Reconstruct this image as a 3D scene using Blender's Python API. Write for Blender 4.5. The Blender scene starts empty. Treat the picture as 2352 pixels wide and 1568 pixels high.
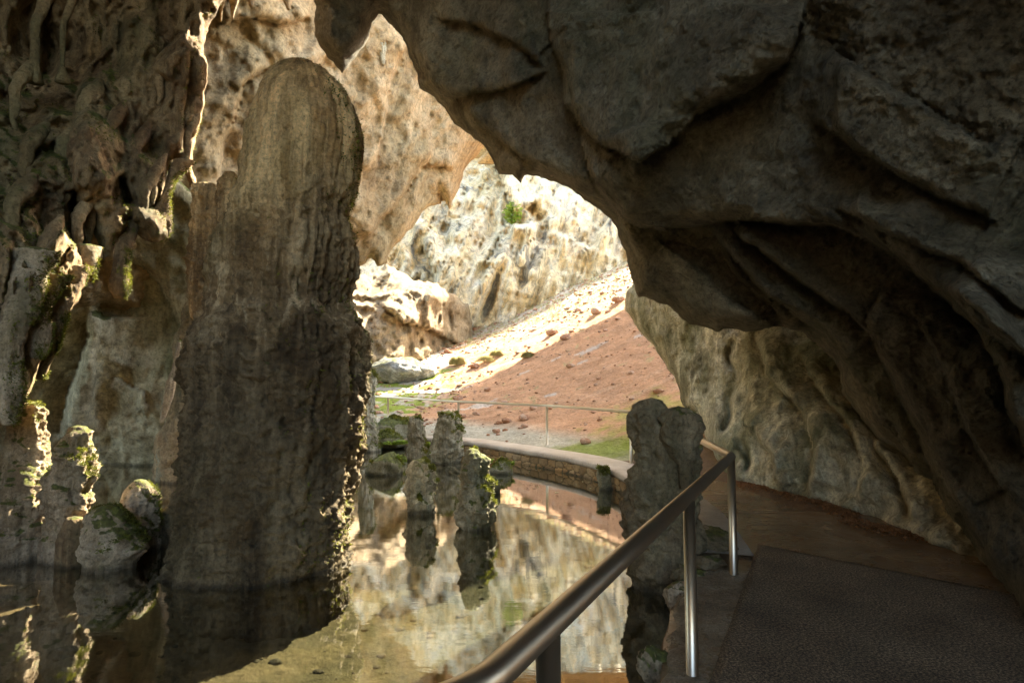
import bpy, math, random
import numpy as np
from mathutils import Vector

SC = bpy.context.scene
COL = SC.collection
R = math.radians

# ------------------------------------------------------------------ camera
CAM_H, FPX, CX, CY, PITCH = 1.94, 1307.0, 1176.0, 784.0, R(3.82)
cam = bpy.data.cameras.new("camera")
cam_ob = bpy.data.objects.new("camera", cam)
COL.objects.link(cam_ob)
cam.lens = 20.0
cam.sensor_width = 36.0
cam.clip_start = 0.05
cam.clip_end = 1000
cam_ob.location = (0, 0, CAM_H)
cam_ob.rotation_euler = (R(90) + PITCH, 0, 0)
SC.camera = cam_ob

# ------------------------------------------------------------------ light
SUN_AZ, SUN_EL = 33.0, 45.0         # azimuth to the right of straight ahead, elevation
w = bpy.data.worlds.new("World")
SC.world = w
w.use_nodes = True
wn, wl = w.node_tree.nodes, w.node_tree.links
wn.clear()
wo = wn.new('ShaderNodeOutputWorld')
bg = wn.new('ShaderNodeBackground')
sky = wn.new('ShaderNodeTexSky')
sky.sky_type = 'NISHITA'
sky.sun_disc = False
sky.sun_elevation = R(SUN_EL)
sky.sun_rotation = R(SUN_AZ)
sky.dust_density = 2.5
bg.inputs['Strength'].default_value = 0.15
wl.new(sky.outputs[0], bg.inputs[0])
wl.new(bg.outputs[0], wo.inputs[0])
sun = bpy.data.lights.new("sun", 'SUN')
sun.energy = 3.8
sun.angle = R(0.5)
sun.color = (1.0, 0.95, 0.87)
sun_ob = bpy.data.objects.new("sun", sun)
COL.objects.link(sun_ob)
_sd = Vector((math.sin(R(SUN_AZ)) * math.cos(R(SUN_EL)), math.cos(R(SUN_AZ)) * math.cos(R(SUN_EL)), math.sin(R(SUN_EL))))
sun_ob.rotation_euler = _sd.to_track_quat('Z', 'Y').to_euler()
sun_ob.location = (10, 20, 20)
SC.view_settings.view_transform = 'Standard'
SC.view_settings.look = 'None'
SC.view_settings.exposure = 3.2
SC.view_settings.use_white_balance = True
SC.view_settings.white_balance_temperature = 7900
SC.view_settings.white_balance_tint = 4
SC.view_settings.gamma = 1.0
SC.render.engine = 'CYCLES'
SC.cycles.use_denoising = True
SC.cycles.max_bounces = 8
SC.cycles.diffuse_bounces = 6
SC.cycles.glossy_bounces = 3
SC.cycles.transparent_max_bounces = 12
SC.cycles.caustics_reflective = False
SC.cycles.caustics_refractive = False
SC.cycles.sample_clamp_indirect = 4.0

# ------------------------------------------------------------------ helpers
rng = np.random.RandomState(7)
_perm = rng.permutation(256)
_perm = np.concatenate([_perm, _perm, _perm])
_g = rng.normal(size=(256, 3))
_g /= np.linalg.norm(_g, axis=1)[:, None]


def pn(P):
    """gradient noise, about -1..1"""
    P = np.asarray(P, float)
    i = np.floor(P).astype(int)
    f = P - i
    u = f * f * f * (f * (f * 6 - 15) + 10)
    out = 0
    for dx in (0, 1):
        wx = u[:, 0] if dx else 1 - u[:, 0]
        for dy in (0, 1):
            wy = u[:, 1] if dy else 1 - u[:, 1]
            for dz in (0, 1):
                wz = u[:, 2] if dz else 1 - u[:, 2]
                h = _perm[(_perm[(_perm[(i[:, 0] + dx) & 255] + i[:, 1] + dy) & 255] + i[:, 2] + dz) & 255]
                g = _g[h]
                d = (f[:, 0] - dx) * g[:, 0] + (f[:, 1] - dy) * g[:, 1] + (f[:, 2] - dz) * g[:, 2]
                out = out + wx * wy * wz * d
    return out * 1.6


def fbm(P, o=4, gain=0.5):
    P = np.asarray(P, float)
    a, s, t = 1.0, 0, 0
    for k in range(o):
        s = s + a * pn(P + 17.3 * k)
        P = P * 2.03
        t += a
        a *= gain
    return s / t


def ridge(P, o=3, gain=0.5):
    P = np.asarray(P, float)
    a, s, t = 1.0, 0, 0
    for k in range(o):
        s = s + a * (1 - 2 * np.abs(pn(P + 9.1 * k)))
        P = P * 2.1
        t += a
        a *= gain
    return s / t


def at(px, py, Y):
    px, py, Y = np.broadcast_arrays(np.asarray(px, float), np.asarray(py, float), np.asarray(Y, float))
    a = (px - CX) / FPX
    b = (CY - py) / FPX
    sp, cp = math.sin(PITCH), math.cos(PITCH)
    dy = cp - b * sp
    dz = sp + b * cp
    k = Y / dy
    return np.stack([a * k, Y, CAM_H + dz * k], -1)


def mesh_ob(name, V, F, mat, parent=None, smooth=True, origin=None, colors=None):
    """V (n,3); F list of index arrays, each (m,k)"""
    V = np.asarray(V, float)
    if origin is None and parent is None:
        origin = (float(V[:, 0].mean()), float(V[:, 1].mean()), float(V[:, 2].min()))
    if parent is not None:
        origin = tuple(parent.location) if origin is None else origin
    o = np.array(origin)
    me = bpy.data.meshes.new(name)
    if not isinstance(F, (list, tuple)):
        F = [F]
    F = [np.asarray(f) for f in F if len(f)]
    nl = sum(f.size for f in F)
    npoly = sum(len(f) for f in F)
    me.vertices.add(len(V))
    me.vertices.foreach_set('co', (V - o).astype(np.float32).ravel())
    me.loops.add(nl)
    me.loops.foreach_set('vertex_index', np.concatenate([f.ravel() for f in F]).astype(np.int32))
    tot = np.concatenate([np.full(len(f), f.shape[1]) for f in F]).astype(np.int32)
    st = np.concatenate([[0], np.cumsum(tot)[:-1]]).astype(np.int32)
    me.polygons.add(npoly)
    me.polygons.foreach_set('loop_start', st)
    me.polygons.foreach_set('loop_total', tot)
    me.polygons.foreach_set('use_smooth', np.full(npoly, smooth))
    me.update(calc_edges=True)
    me.validate()
    if colors is not None:
        ca = me.color_attributes.new('Col', 'FLOAT_COLOR', 'POINT')
        c = np.concatenate([colors, np.ones((len(V), 1))], 1).astype(np.float32)
        ca.data.foreach_set('color', c.ravel())
    me.materials.append(mat)
    ob = bpy.data.objects.new(name, me)
    COL.objects.link(ob)
    if parent is not None:
        ob.parent = parent
        ob.location = Vector(origin) - Vector(parent.location)
    else:
        ob.location = origin
    return ob


def tag(o, label=None, cat=None, group=None, kind=None):
    if label: o['label'] = label
    if cat: o['category'] = cat
    if group: o['group'] = group
    if kind: o['kind'] = kind
    return o


def empty(name, loc):
    o = bpy.data.objects.new(name, None)
    o.location = loc
    o.empty_display_size = 0.2
    COL.objects.link(o)
    return o


def vnormals(V, F):
    N = np.zeros_like(V)
    for f in F:
        a = np.cross(V[f[:, 2]] - V[f[:, 0]], V[f[:, -1]] - V[f[:, 1]])
        for k in range(f.shape[1]):
            np.add.at(N, f[:, k], a)
    return N / (np.linalg.norm(N, axis=1)[:, None] + 1e-9)


# ------------------------------------------------------------------ materials
class NT:
    def __init__(s, name):
        s.m = bpy.data.materials.new(name)
        s.m.use_nodes = True
        s.n, s.l = s.m.node_tree.nodes, s.m.node_tree.links
        s.n.clear()
        s.out = s.n.new('ShaderNodeOutputMaterial')
        s.geo = s.n.new('ShaderNodeNewGeometry')

    def link(s, a, b): s.l.new(a, b)

    def map(s, scale, rot=(0, 0, 0), loc=(0, 0, 0)):
        if any(rot):
            m0 = s.n.new('ShaderNodeMapping')
            m0.inputs['Rotation'].default_value = rot
            s.link(s.geo.outputs['Position'], m0.inputs['Vector'])
            m = s.n.new('ShaderNodeMapping')
            m.inputs['Scale'].default_value = scale
            m.inputs['Location'].default_value = loc
            s.link(m0.outputs[0], m.inputs['Vector'])
            return m.outputs[0]
        m = s.n.new('ShaderNodeMapping')
        m.inputs['Scale'].default_value = scale
        m.inputs['Rotation'].default_value = rot
        m.inputs['Location'].default_value = loc
        s.link(s.geo.outputs['Position'], m.inputs['Vector'])
        return m.outputs[0]

    def noise(s, scale, detail=6, rough=0.55, vec=None, dist=0.0):
        t = s.n.new('ShaderNodeTexNoise')
        t.inputs['Scale'].default_value = scale
        t.inputs['Detail'].default_value = detail
        t.inputs['Roughness'].default_value = rough
        t.inputs['Distortion'].default_value = dist
        s.link(vec if vec is not None else s.geo.outputs['Position'], t.inputs['Vector'])
        return t.outputs['Fac']

    def vor(s, scale, vec=None, feature='F1', out='Distance'):
        t = s.n.new('ShaderNodeTexVoronoi')
        t.feature = feature
        t.inputs['Scale'].default_value = scale
        s.link(vec if vec is not None else s.geo.outputs['Position'], t.inputs['Vector'])
        return t.outputs[out]

    def ramp(s, fac, stops):
        r = s.n.new('ShaderNodeValToRGB')
        e = r.color_ramp.elements
        while len(e) < len(stops): e.new(0.5)
        for k, (p, c) in enumerate(stops):
            e[k].position = p
            e[k].color = (c, c, c, 1) if isinstance(c, (int, float)) else (*c, 1)
        s.link(fac, r.inputs[0])
        return r.outputs[0]

    def mix(s, fac, a, b, mode='MIX'):
        m = s.n.new('ShaderNodeMix')
        m.data_type = 'RGBA'
        m.blend_type = mode
        for k, v in ((0, fac), (6, a), (7, b)):
            sock = m.inputs[k]
            if hasattr(v, 'is_linked'):
                s.link(v, sock)
            elif isinstance(v, (int, float)):
                sock.default_value = v if k == 0 else (v, v, v, 1)
            else:
                sock.default_value = (*v, 1)
        return m.outputs[2]

    def math(s, op, a, b=0.0, clamp=False):
        m = s.n.new('ShaderNodeMath')
        m.operation = op
        m.use_clamp = clamp
        for sock, v in ((m.inputs[0], a), (m.inputs[1], b)):
            if isinstance(v, (int, float)): sock.default_value = v
            else: s.link(v, sock)
        return m.outputs[0]

    def bump(s, h, strength, dist, prev=None):
        b = s.n.new('ShaderNodeBump')
        b.inputs['Strength'].default_value = strength
        b.inputs['Distance'].default_value = dist
        s.link(h, b.inputs['Height'])
        if prev is not None: s.link(prev, b.inputs['Normal'])
        return b.outputs[0]

    def bsdf(s, col, rough=0.85, normal=None, metal=0.0, spec=0.35):
        p = s.n.new('ShaderNodeBsdfPrincipled')
        for key, v in (('Base Color', col), ('Roughness', rough), ('Metallic', metal), ('Specular IOR Level', spec)):
            if isinstance(v, (int, float)): p.inputs[key].default_value = v
            elif isinstance(v, tuple): p.inputs[key].default_value = (*v, 1)
            else: s.link(v, p.inputs[key])
        if normal is not None: s.link(normal, p.inputs['Normal'])
        s.link(p.outputs[0], s.out.inputs[0])
        return p


MOSS = (0.075, 0.09, 0.015)


def rock_mat(name, cols, sc=1.0, streak=0.5, sdir=(0, 0, 0), moss=0.3, rough=0.85, bump=1.0, streak_cols=None,
             algae=0.3, spots=0.4, moss_dir=(0.25, 0.1, 0.9), ztint=None, patch=0.45):
    t = NT(name)
    warp = t.noise(0.5 * sc, 6, 0.6, dist=0.8)
    base = t.ramp(warp, [(0.30, cols[0]), (0.47, cols[1]), (0.56, cols[2]), (0.70, cols[1])])
    # mottled patches
    mot = t.noise(3.1 * sc, 10, 0.65, dist=0.4)
    base = t.mix(t.ramp(mot, [(0.40, 0.0), (0.62, spots)]), base, cols[0])
    light = t.noise(1.7 * sc, 9, 0.7, vec=t.map((1, 1, 1), loc=(31, 7, 3)), dist=1.0)
    base = t.mix(t.ramp(light, [(0.52, 0.0), (0.60, patch)]), base, cols[2])
    # streaks running down the rock
    v = t.map((3.2 * sc, 3.2 * sc, 0.33 * sc), rot=sdir)
    st = t.noise(1.0, 7, 0.6, vec=v, dist=0.5)
    sc_ = streak_cols or (tuple(c * 0.45 for c in cols[0]), tuple(min(1, c * 1.5) for c in cols[2]))
    base = t.mix(t.ramp(st, [(0.35, streak), (0.47, 0.0)]), base, sc_[0])
    base = t.mix(t.ramp(st, [(0.53, 0.0), (0.63, streak)]), base, sc_[1])
    st2 = t.noise(1.0, 6, 0.65, vec=t.map((13 * sc, 13 * sc, 0.7 * sc), rot=sdir, loc=(2, 4, 1)), dist=0.3)
    base = t.mix(t.ramp(st2, [(0.34, streak * 0.6), (0.48, 0.0)]), base, sc_[0])
    base = t.mix(t.ramp(st2, [(0.55, 0.0), (0.68, streak * 0.6)]), base, sc_[1])
    # thin green algae film
    al = t.noise(0.9 * sc, 7, 0.6, vec=t.map((1, 1, 0.5), loc=(5, 11, 2)), dist=0.3)
    base = t.mix(t.ramp(al, [(0.50, 0.0), (0.64, algae)]), base, (0.11, 0.13, 0.06))
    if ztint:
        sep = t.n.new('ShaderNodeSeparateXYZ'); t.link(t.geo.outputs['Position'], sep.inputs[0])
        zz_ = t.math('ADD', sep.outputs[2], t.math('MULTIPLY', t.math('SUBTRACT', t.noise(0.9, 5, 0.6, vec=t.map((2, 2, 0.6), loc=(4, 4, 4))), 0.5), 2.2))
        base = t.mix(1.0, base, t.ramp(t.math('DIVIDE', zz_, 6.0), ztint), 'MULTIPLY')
    # wet, dark band at the waterline
    sp_ = t.n.new('ShaderNodeSeparateXYZ'); t.link(t.geo.outputs['Position'], sp_.inputs[0])
    wz_ = t.math('ADD', sp_.outputs[2], t.math('MULTIPLY', t.math('SUBTRACT', t.noise(5, 4), 0.5), 0.12))
    base = t.mix(1.0, base, t.ramp(wz_, [(0.02, 0.45), (0.075, 1.0)]), 'MULTIPLY')
    # fine pits and grains
    fine = t.noise(22 * sc, 9, 0.78)
    base = t.mix(0.85, base, t.ramp(fine, [(0.34, 0.35), (0.5, 1.0), (0.66, 1.4)]), 'MULTIPLY')
    crack = t.vor(1.3 * sc, vec=t.map((1, 1, 0.55)), feature='DISTANCE_TO_EDGE')
    wob = t.math('ADD', crack, t.math('MULTIPLY', t.math('SUBTRACT', t.noise(5 * sc, 5), 0.5), 0.28))
    if moss > 0:
        d = t.n.new('ShaderNodeVectorMath'); d.operation = 'DOT_PRODUCT'
        t.link(t.geo.outputs['Normal'], d.inputs[0])
        d.inputs[1].default_value = moss_dir
        mn = t.noise(2.3 * sc, 9, 0.7)
        up = t.math('ADD', t.math('MULTIPLY', d.outputs['Value'], 0.55), t.math('MULTIPLY', mn, 1.0))
        fac = t.ramp(up, [(0.98 - moss * 0.5, 0.0), (1.06 - moss * 0.5, 0.9)])
        mcol = t.ramp(t.noise(14 * sc, 4), [(0.3, (0.035, 0.04, 0.012)), (0.5, MOSS), (0.7, (0.17, 0.19, 0.03))])
        base = t.mix(fac, base, mcol)
    rg = t.ramp(t.noise(4 * sc, 4), [(0.35, rough - 0.18), (0.65, min(1, rough + 0.1))])
    b1 = t.bump(t.noise(2.6 * sc, 12, 0.6, dist=0.5, vec=t.map((1, 1, 0.3 if streak > 0.9 else 0.8), rot=sdir)), 0.5 * bump, 0.12 / sc)
    b1 = t.bump(st2, 0.5 * bump * min(1, streak * 1.6), 0.035 / sc, b1)
    b2 = t.bump(t.noise(11 * sc, 10, 0.75), 0.95 * bump, 0.055 / sc, b1)
    b3 = t.bump(t.ramp(wob, [(0.0, 0.0), (0.05, 1.0)]), 0.35 * bump, 0.03 / sc, b2)
    t.bsdf(base, rg, b3)
    return t.m


TAN = ((0.16, 0.10, 0.055), (0.34, 0.23, 0.13), (0.50, 0.38, 0.24))
GREY = ((0.13, 0.115, 0.085), (0.25, 0.22, 0.165), (0.36, 0.33, 0.26))
BROWN = ((0.11, 0.065, 0.035), (0.27, 0.17, 0.09), (0.42, 0.30, 0.17))
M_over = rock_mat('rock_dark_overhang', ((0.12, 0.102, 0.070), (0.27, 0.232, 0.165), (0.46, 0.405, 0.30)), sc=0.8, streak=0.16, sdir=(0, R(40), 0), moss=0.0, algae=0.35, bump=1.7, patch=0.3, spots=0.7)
M_rearw = rock_mat('rock_fluted_wall', ((0.19, 0.165, 0.11), (0.43, 0.39, 0.27), (0.64, 0.60, 0.46)), sc=1.0, streak=0.6, sdir=(0, R(14), 0), moss=0.0, algae=0.6, bump=0.8)
M_curtain = rock_mat('rock_brown_curtain', BROWN, sc=0.9, streak=0.5, moss=0.25, algae=0.5)
M_leftw = rock_mat('rock_pale_wall', ((0.24, 0.18, 0.105), (0.52, 0.45, 0.30), (0.68, 0.61, 0.43)), sc=0.6, streak=0.35, moss=0.05, algae=0.7, spots=0.7, bump=0.7)
M_vault = rock_mat('rock_tan_vault', ((0.24, 0.15, 0.075), (0.52, 0.36, 0.19), (0.62, 0.48, 0.30)), sc=0.35, streak=0.3, sdir=(0, R(-30), 0), moss=0.0, algae=0.35, bump=1.0, spots=0.15)
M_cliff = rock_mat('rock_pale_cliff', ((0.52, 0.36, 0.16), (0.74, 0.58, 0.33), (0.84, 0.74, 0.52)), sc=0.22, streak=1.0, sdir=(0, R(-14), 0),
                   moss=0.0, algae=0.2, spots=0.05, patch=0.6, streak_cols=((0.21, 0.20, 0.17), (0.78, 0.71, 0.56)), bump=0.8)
M_butt = rock_mat('rock_tan_buttress', ((0.18, 0.115, 0.06), (0.32, 0.225, 0.125), (0.42, 0.32, 0.20)), sc=0.5, streak=0.4, sdir=(0, R(-20), 0), moss=0.0, algae=0.15, bump=1.4)
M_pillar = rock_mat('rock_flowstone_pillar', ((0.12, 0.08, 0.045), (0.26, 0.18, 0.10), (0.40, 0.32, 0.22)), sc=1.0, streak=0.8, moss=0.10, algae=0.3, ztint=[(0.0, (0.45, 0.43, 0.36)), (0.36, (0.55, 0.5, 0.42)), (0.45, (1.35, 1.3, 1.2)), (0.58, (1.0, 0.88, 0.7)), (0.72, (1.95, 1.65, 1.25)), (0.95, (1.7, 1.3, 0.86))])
M_stal = rock_mat('rock_mossy_stalagmite', ((0.13, 0.11, 0.065), (0.30, 0.26, 0.17), (0.50, 0.45, 0.33)), sc=1.6, streak=0.4, moss=0.5, algae=0.6)
M_stalg = rock_mat('rock_grey_stalagmite', ((0.095, 0.068, 0.038), (0.20, 0.15, 0.09), (0.33, 0.26, 0.165)), sc=1.4, streak=0.3, moss=0.2, algae=0.25)
M_stalw = rock_mat('rock_warm_stalagmite', ((0.15, 0.10, 0.06), (0.34, 0.25, 0.155), (0.54, 0.43, 0.31)), sc=1.6, streak=0.4, moss=0.45, algae=0.3)
M_mossyrock = rock_mat('rock_under_moss', ((0.10, 0.10, 0.05), (0.22, 0.20, 0.12), (0.34, 0.31, 0.22)), sc=1.6, streak=0.2, moss=0.62, algae=0.5)
M_boulder = rock_mat('rock_grey_boulder', ((0.15, 0.15, 0.13), (0.30, 0.29, 0.25), (0.52, 0.52, 0.48)), sc=0.8, streak=0.6, sdir=(0, R(70), 0), moss=0.2)
M_shell = rock_mat('rock_cave_shell', ((0.22, 0.15, 0.09), (0.42, 0.31, 0.20), (0.55, 0.44, 0.30)), sc=0.5, streak=0.3, moss=0.0)
M_redrock = rock_mat('rock_red_stone', ((0.22, 0.10, 0.05), (0.42, 0.21, 0.12), (0.50, 0.34, 0.24)), sc=3, streak=0.0, moss=0.0, algae=0.0)


M_pebble = rock_mat('rock_pool_pebble', ((0.05, 0.045, 0.03), (0.11, 0.10, 0.065), (0.20, 0.18, 0.13)), sc=3, streak=0.0, moss=0.0, algae=0.3)


def leaf_mat(name, a, b, sc=20):
    t = NT(name)
    c = t.ramp(t.noise(sc, 3), [(0.35, a), (0.65, b)])
    p = t.bsdf(c, 0.7)
    tr = t.n.new('ShaderNodeBsdfTranslucent')
    t.link(c, tr.inputs[0])
    mx = t.n.new('ShaderNodeMixShader')
    mx.inputs[0].default_value = 0.35
    t.link(p.outputs[0], mx.inputs[1]); t.link(tr.outputs[0], mx.inputs[2])
    t.link(mx.outputs[0], t.out.inputs[0])
    return t.m


M_moss = leaf_mat('moss_fuzz', (0.06, 0.065, 0.012), (0.22, 0.23, 0.035), 7)
M_fern = leaf_mat('fern_green', (0.16, 0.25, 0.03), (0.40, 0.52, 0.10), 9)
M_grass = leaf_mat('grass_pale', (0.30, 0.28, 0.10), (0.55, 0.52, 0.30), 4)
M_tuft = leaf_mat('grass_tuft_green', (0.30, 0.28, 0.12), (0.55, 0.50, 0.28), 4)
M_litter = leaf_mat('leaf_litter', (0.16, 0.07, 0.03), (0.40, 0.22, 0.11), 30)

# wet smooth concrete path
t = NT('path_wet_concrete')
c = t.ramp(t.noise(1.1, 9, 0.65, dist=0.6), [(0.3, (0.13, 0.075, 0.04)), (0.5, (0.20, 0.125, 0.07)), (0.7, (0.30, 0.21, 0.13))])
c = t.mix(0.6, c, t.ramp(t.noise(60, 5, 0.7), [(0.3, 0.6), (0.6, 1.15)]), 'MULTIPLY')
c = t.mix(t.ramp(t.noise(0.7, 5, 0.6, vec=t.map((1, 1, 1), loc=(3, 8, 0))), [(0.5, 0.0), (0.62, 0.5)]), c, (0.09, 0.05, 0.03))
rg = t.ramp(t.noise(1.6, 8, 0.65, vec=t.map((1, 1, 1), loc=(9, 2, 0)), dist=0.5), [(0.38, 0.08), (0.55, 0.35), (0.7, 0.6)])
t.bsdf(c, rg, t.bump(t.noise(24, 8, 0.7), 0.35, 0.012, t.bump(t.noise(3, 6), 0.4, 0.03)), spec=0.5)
M_path = t.m
# rough grainy concrete
t = NT('path_rough_concrete')
c = t.ramp(t.noise(2.2, 8, 0.6), [(0.3, (0.085, 0.06, 0.038)), (0.7, (0.17, 0.125, 0.082))])
g_ = t.noise(68, 4, 0.85)
c = t.mix(0.9, c, t.ramp(g_, [(0.42, 0.2), (0.51, 1.0), (0.59, 3.2)]), 'MULTIPLY')
t.bsdf(c, 0.72, t.bump(g_, 1.0, 0.012, t.bump(t.noise(5, 6), 0.4, 0.02)), spec=0.5)
M_rough = t.m
t = NT('path_lit_concrete')  # rough concrete of the strip, colour lightened to look lit beside the slab
c = t.ramp(t.noise(4, 9, 0.7), [(0.3, (0.13, 0.085, 0.05)), (0.5, (0.24, 0.18, 0.12)), (0.7, (0.36, 0.30, 0.22))])
c = t.mix(0.9, c, t.ramp(t.noise(70, 5, 0.8), [(0.38, 0.35), (0.52, 1.0), (0.64, 1.7)]), 'MULTIPLY')
t.bsdf(c, t.ramp(t.noise(5, 6), [(0.4, 0.2), (0.6, 0.7)]), t.bump(t.noise(60, 5, 0.8), 1.0, 0.012, t.bump(t.noise(9, 8, 0.7), 0.8, 0.03)), spec=0.5)
M_strip = t.m
# ground sheet: colour painted per zone (soil, moss, gravel, pool bed) + grain
t = NT('ground_soil')
at_ = t.n.new('ShaderNodeAttribute'); at_.attribute_name = 'Col'
c = t.mix(0.8, at_.outputs['Color'], t.ramp(t.noise(1.3, 10, 0.7), [(0.3, 0.65), (0.5, 1.0), (0.7, 1.3)]), 'MULTIPLY')
c = t.mix(0.8, c, t.ramp(t.noise(14, 8, 0.75), [(0.32, 0.55), (0.5, 1.0), (0.68, 1.25)]), 'MULTIPLY')
t.bsdf(c, 0.9, t.bump(t.noise(11, 8, 0.7), 0.8, 0.06, t.bump(t.noise(1.6, 8, 0.6), 0.6, 0.2)), spec=0.25)
M_ground = t.m
# retaining wall stones
t = NT('stone_masonry')
at_ = t.n.new('ShaderNodeAttribute'); at_.attribute_name = 'Col'
c = t.mix(0.8, at_.outputs['Color'], t.ramp(t.noise(9, 8, 0.7), [(0.3, 0.5), (0.5, 1.0), (0.7, 1.3)]), 'MULTIPLY')
t.bsdf(c, 0.75, t.bump(t.noise(22, 8, 0.7), 0.7, 0.02))
M_mason = t.m
t = NT('coping_concrete')
c = t.ramp(t.noise(2.5, 9, 0.65), [(0.3, (0.34, 0.27, 0.20)), (0.7, (0.56, 0.50, 0.43))])
c = t.mix(0.6, c, t.ramp(t.noise(40, 5), [(0.3, 0.7), (0.7, 1.15)]), 'MULTIPLY')
t.bsdf(c, 0.5, t.bump(t.noise(30, 6), 0.3, 0.01))
M_coping = t.m
# brushed steel
t = NT('steel_tube')
sc_n = t.noise(3.0, 6, 0.6, vec=t.map((1, 1, 1)), dist=0.2)
c = t.ramp(sc_n, [(0.3, (0.62, 0.54, 0.43)), (0.7, (0.68, 0.60, 0.49))])
t.bsdf(c, t.ramp(t.noise(8, 8, 0.7), [(0.3, 0.34), (0.7, 0.42)]), t.bump(t.noise(140, 3), 0.03, 0.001), metal=1.0)
M_steel = t.m
# pool water: Fresnel mirror over clear greenish water
t = NT('pool_water')
bn = t.bump(t.noise(1.0, 4, 0.5, vec=t.map((2.2, 7.0, 1))), 0.03, 0.02, t.bump(t.noise(1.0, 3, 0.5, vec=t.map((14, 30, 1))), 0.012, 0.006))
dp = t.n.new('ShaderNodeVectorMath'); dp.operation = 'DOT_PRODUCT'
t.link(bn, dp.inputs[0]); t.link(t.geo.outputs['Incoming'], dp.inputs[1])
cs = t.math('SUBTRACT', 1.0, t.math('ABSOLUTE', dp.outputs['Value']), clamp=True)
fres = t.math('ADD', t.math('MULTIPLY', t.math('POWER', cs, 2.2), 0.86), 0.10, clamp=True)
gl = t.n.new('ShaderNodeBsdfGlossy'); gl.inputs['Roughness'].default_value = 0.03
gl.inputs['Color'].default_value = (1, 0.98, 0.94, 1)
t.link(bn, gl.inputs['Normal'])
tp = t.n.new('ShaderNodeBsdfTransparent'); tp.inputs[0].default_value = (0.74, 0.73, 0.63, 1)
mx = t.n.new('ShaderNodeMixShader')
t.link(fres, mx.inputs[0]); t.link(tp.outputs[0], mx.inputs[1]); t.link(gl.outputs[0], mx.inputs[2])
t.link(mx.outputs[0], t.out.inputs[0])
M_water = t.m


# ------------------------------------------------------------------ geometry tools
def rbf(pts, x, y):
    """smooth surface through control points (px, py, value)"""
    pts = np.array(pts, float)
    n = len(pts)
    d = np.hypot(pts[:, None, 0] - pts[None, :, 0], pts[:, None, 1] - pts[None, :, 1])
    A = np.zeros((n + 3, n + 3))
    A[:n, :n] = d
    A[:n, n] = 1; A[:n, n + 1] = pts[:, 0]; A[:n, n + 2] = pts[:, 1]
    A[n:, :n] = A[:n, n:].T
    sol = np.linalg.solve(A + 1e-9 * np.eye(n + 3), np.concatenate([pts[:, 2], [0, 0, 0]]))
    out = sol[n] + sol[n + 1] * x + sol[n + 2] * y
    for k in range(n):
        out = out + sol[k] * np.hypot(x - pts[k, 0], y - pts[k, 1])
    return out


def jag(poly, step=6.0, amp=6.0, seed=0, closed=True):
    P = np.array(poly, float)
    if closed: P = np.vstack([P, P[:1]])
    out = []
    for a, b in zip(P[:-1], P[1:]):
        L = np.hypot(*(b - a))
        far = max(abs(a[0] - 1176), abs(b[0] - 1176)) > 1500 or max(abs(a[1] - 784), abs(b[1] - 784)) > 1100
        n = max(1, int(L / (step if not far else 60)))
        for k in range(n):
            out.append(a + (b - a) * k / n)
    if not closed: out.append(P[-1])
    Q = np.array(out)
    for f, g in ((1 / 60., 1.0), (1 / 22., 0.6), (1 / 9., 0.35)):
        q3 = np.stack([Q[:, 0] * f, Q[:, 1] * f, np.full(len(Q), seed * 3.7 + f)], -1)
        Q = Q + np.stack([pn(q3), pn(q3 + 50)], -1) * amp * g
    return Q


def seg_dist(px, py, A, B, signed=False):
    """distance, nearest point, sign and arc parameter to a set of segments"""
    best = np.full(px.shape, 1e18)
    nx = np.zeros(px.shape); ny = np.zeros(px.shape); sg = np.ones(px.shape); arc = np.zeros(px.shape)
    L = np.hypot(*(B - A).T)
    cum = np.concatenate([[0], np.cumsum(L)])
    for k in range(len(A)):
        dx, dy = B[k] - A[k]
        l2 = dx * dx + dy * dy + 1e-12
        t_ = np.clip(((px - A[k, 0]) * dx + (py - A[k, 1]) * dy) / l2, 0, 1)
        qx = A[k, 0] + t_ * dx; qy = A[k, 1] + t_ * dy
        d = (px - qx) ** 2 + (py - qy) ** 2
        m = d < best
        best = np.where(m, d, best)
        nx = np.where(m, qx, nx); ny = np.where(m, qy, ny)
        if signed:
            cr = dx * (py - A[k, 1]) - dy * (px - A[k, 0])
            sg = np.where(m, np.sign(cr), sg)
            arc = np.where(m, (cum[k] + t_ * L[k]) / cum[-1], arc)
    return np.sqrt(best), nx, ny, sg, arc


def inside(px, py, Q):
    r = np.zeros(px.shape, bool)
    x0, y0 = Q[-1]
    for x1, y1 in Q:
        if y0 != y1:
            c = (y0 > py) != (y1 > py)
            r ^= c & (px < (x1 - x0) * (py - y0) / (y1 - y0) + x0)
        x0, y0 = x1, y1
    return r


def axis(lo, hi, step, f0, f1, coarse=8):
    a = []
    v = lo
    while v < hi:
        a.append(v)
        v += step if f0 <= v <= f1 else step * coarse
    a.append(hi)
    return np.array(a)


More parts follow.
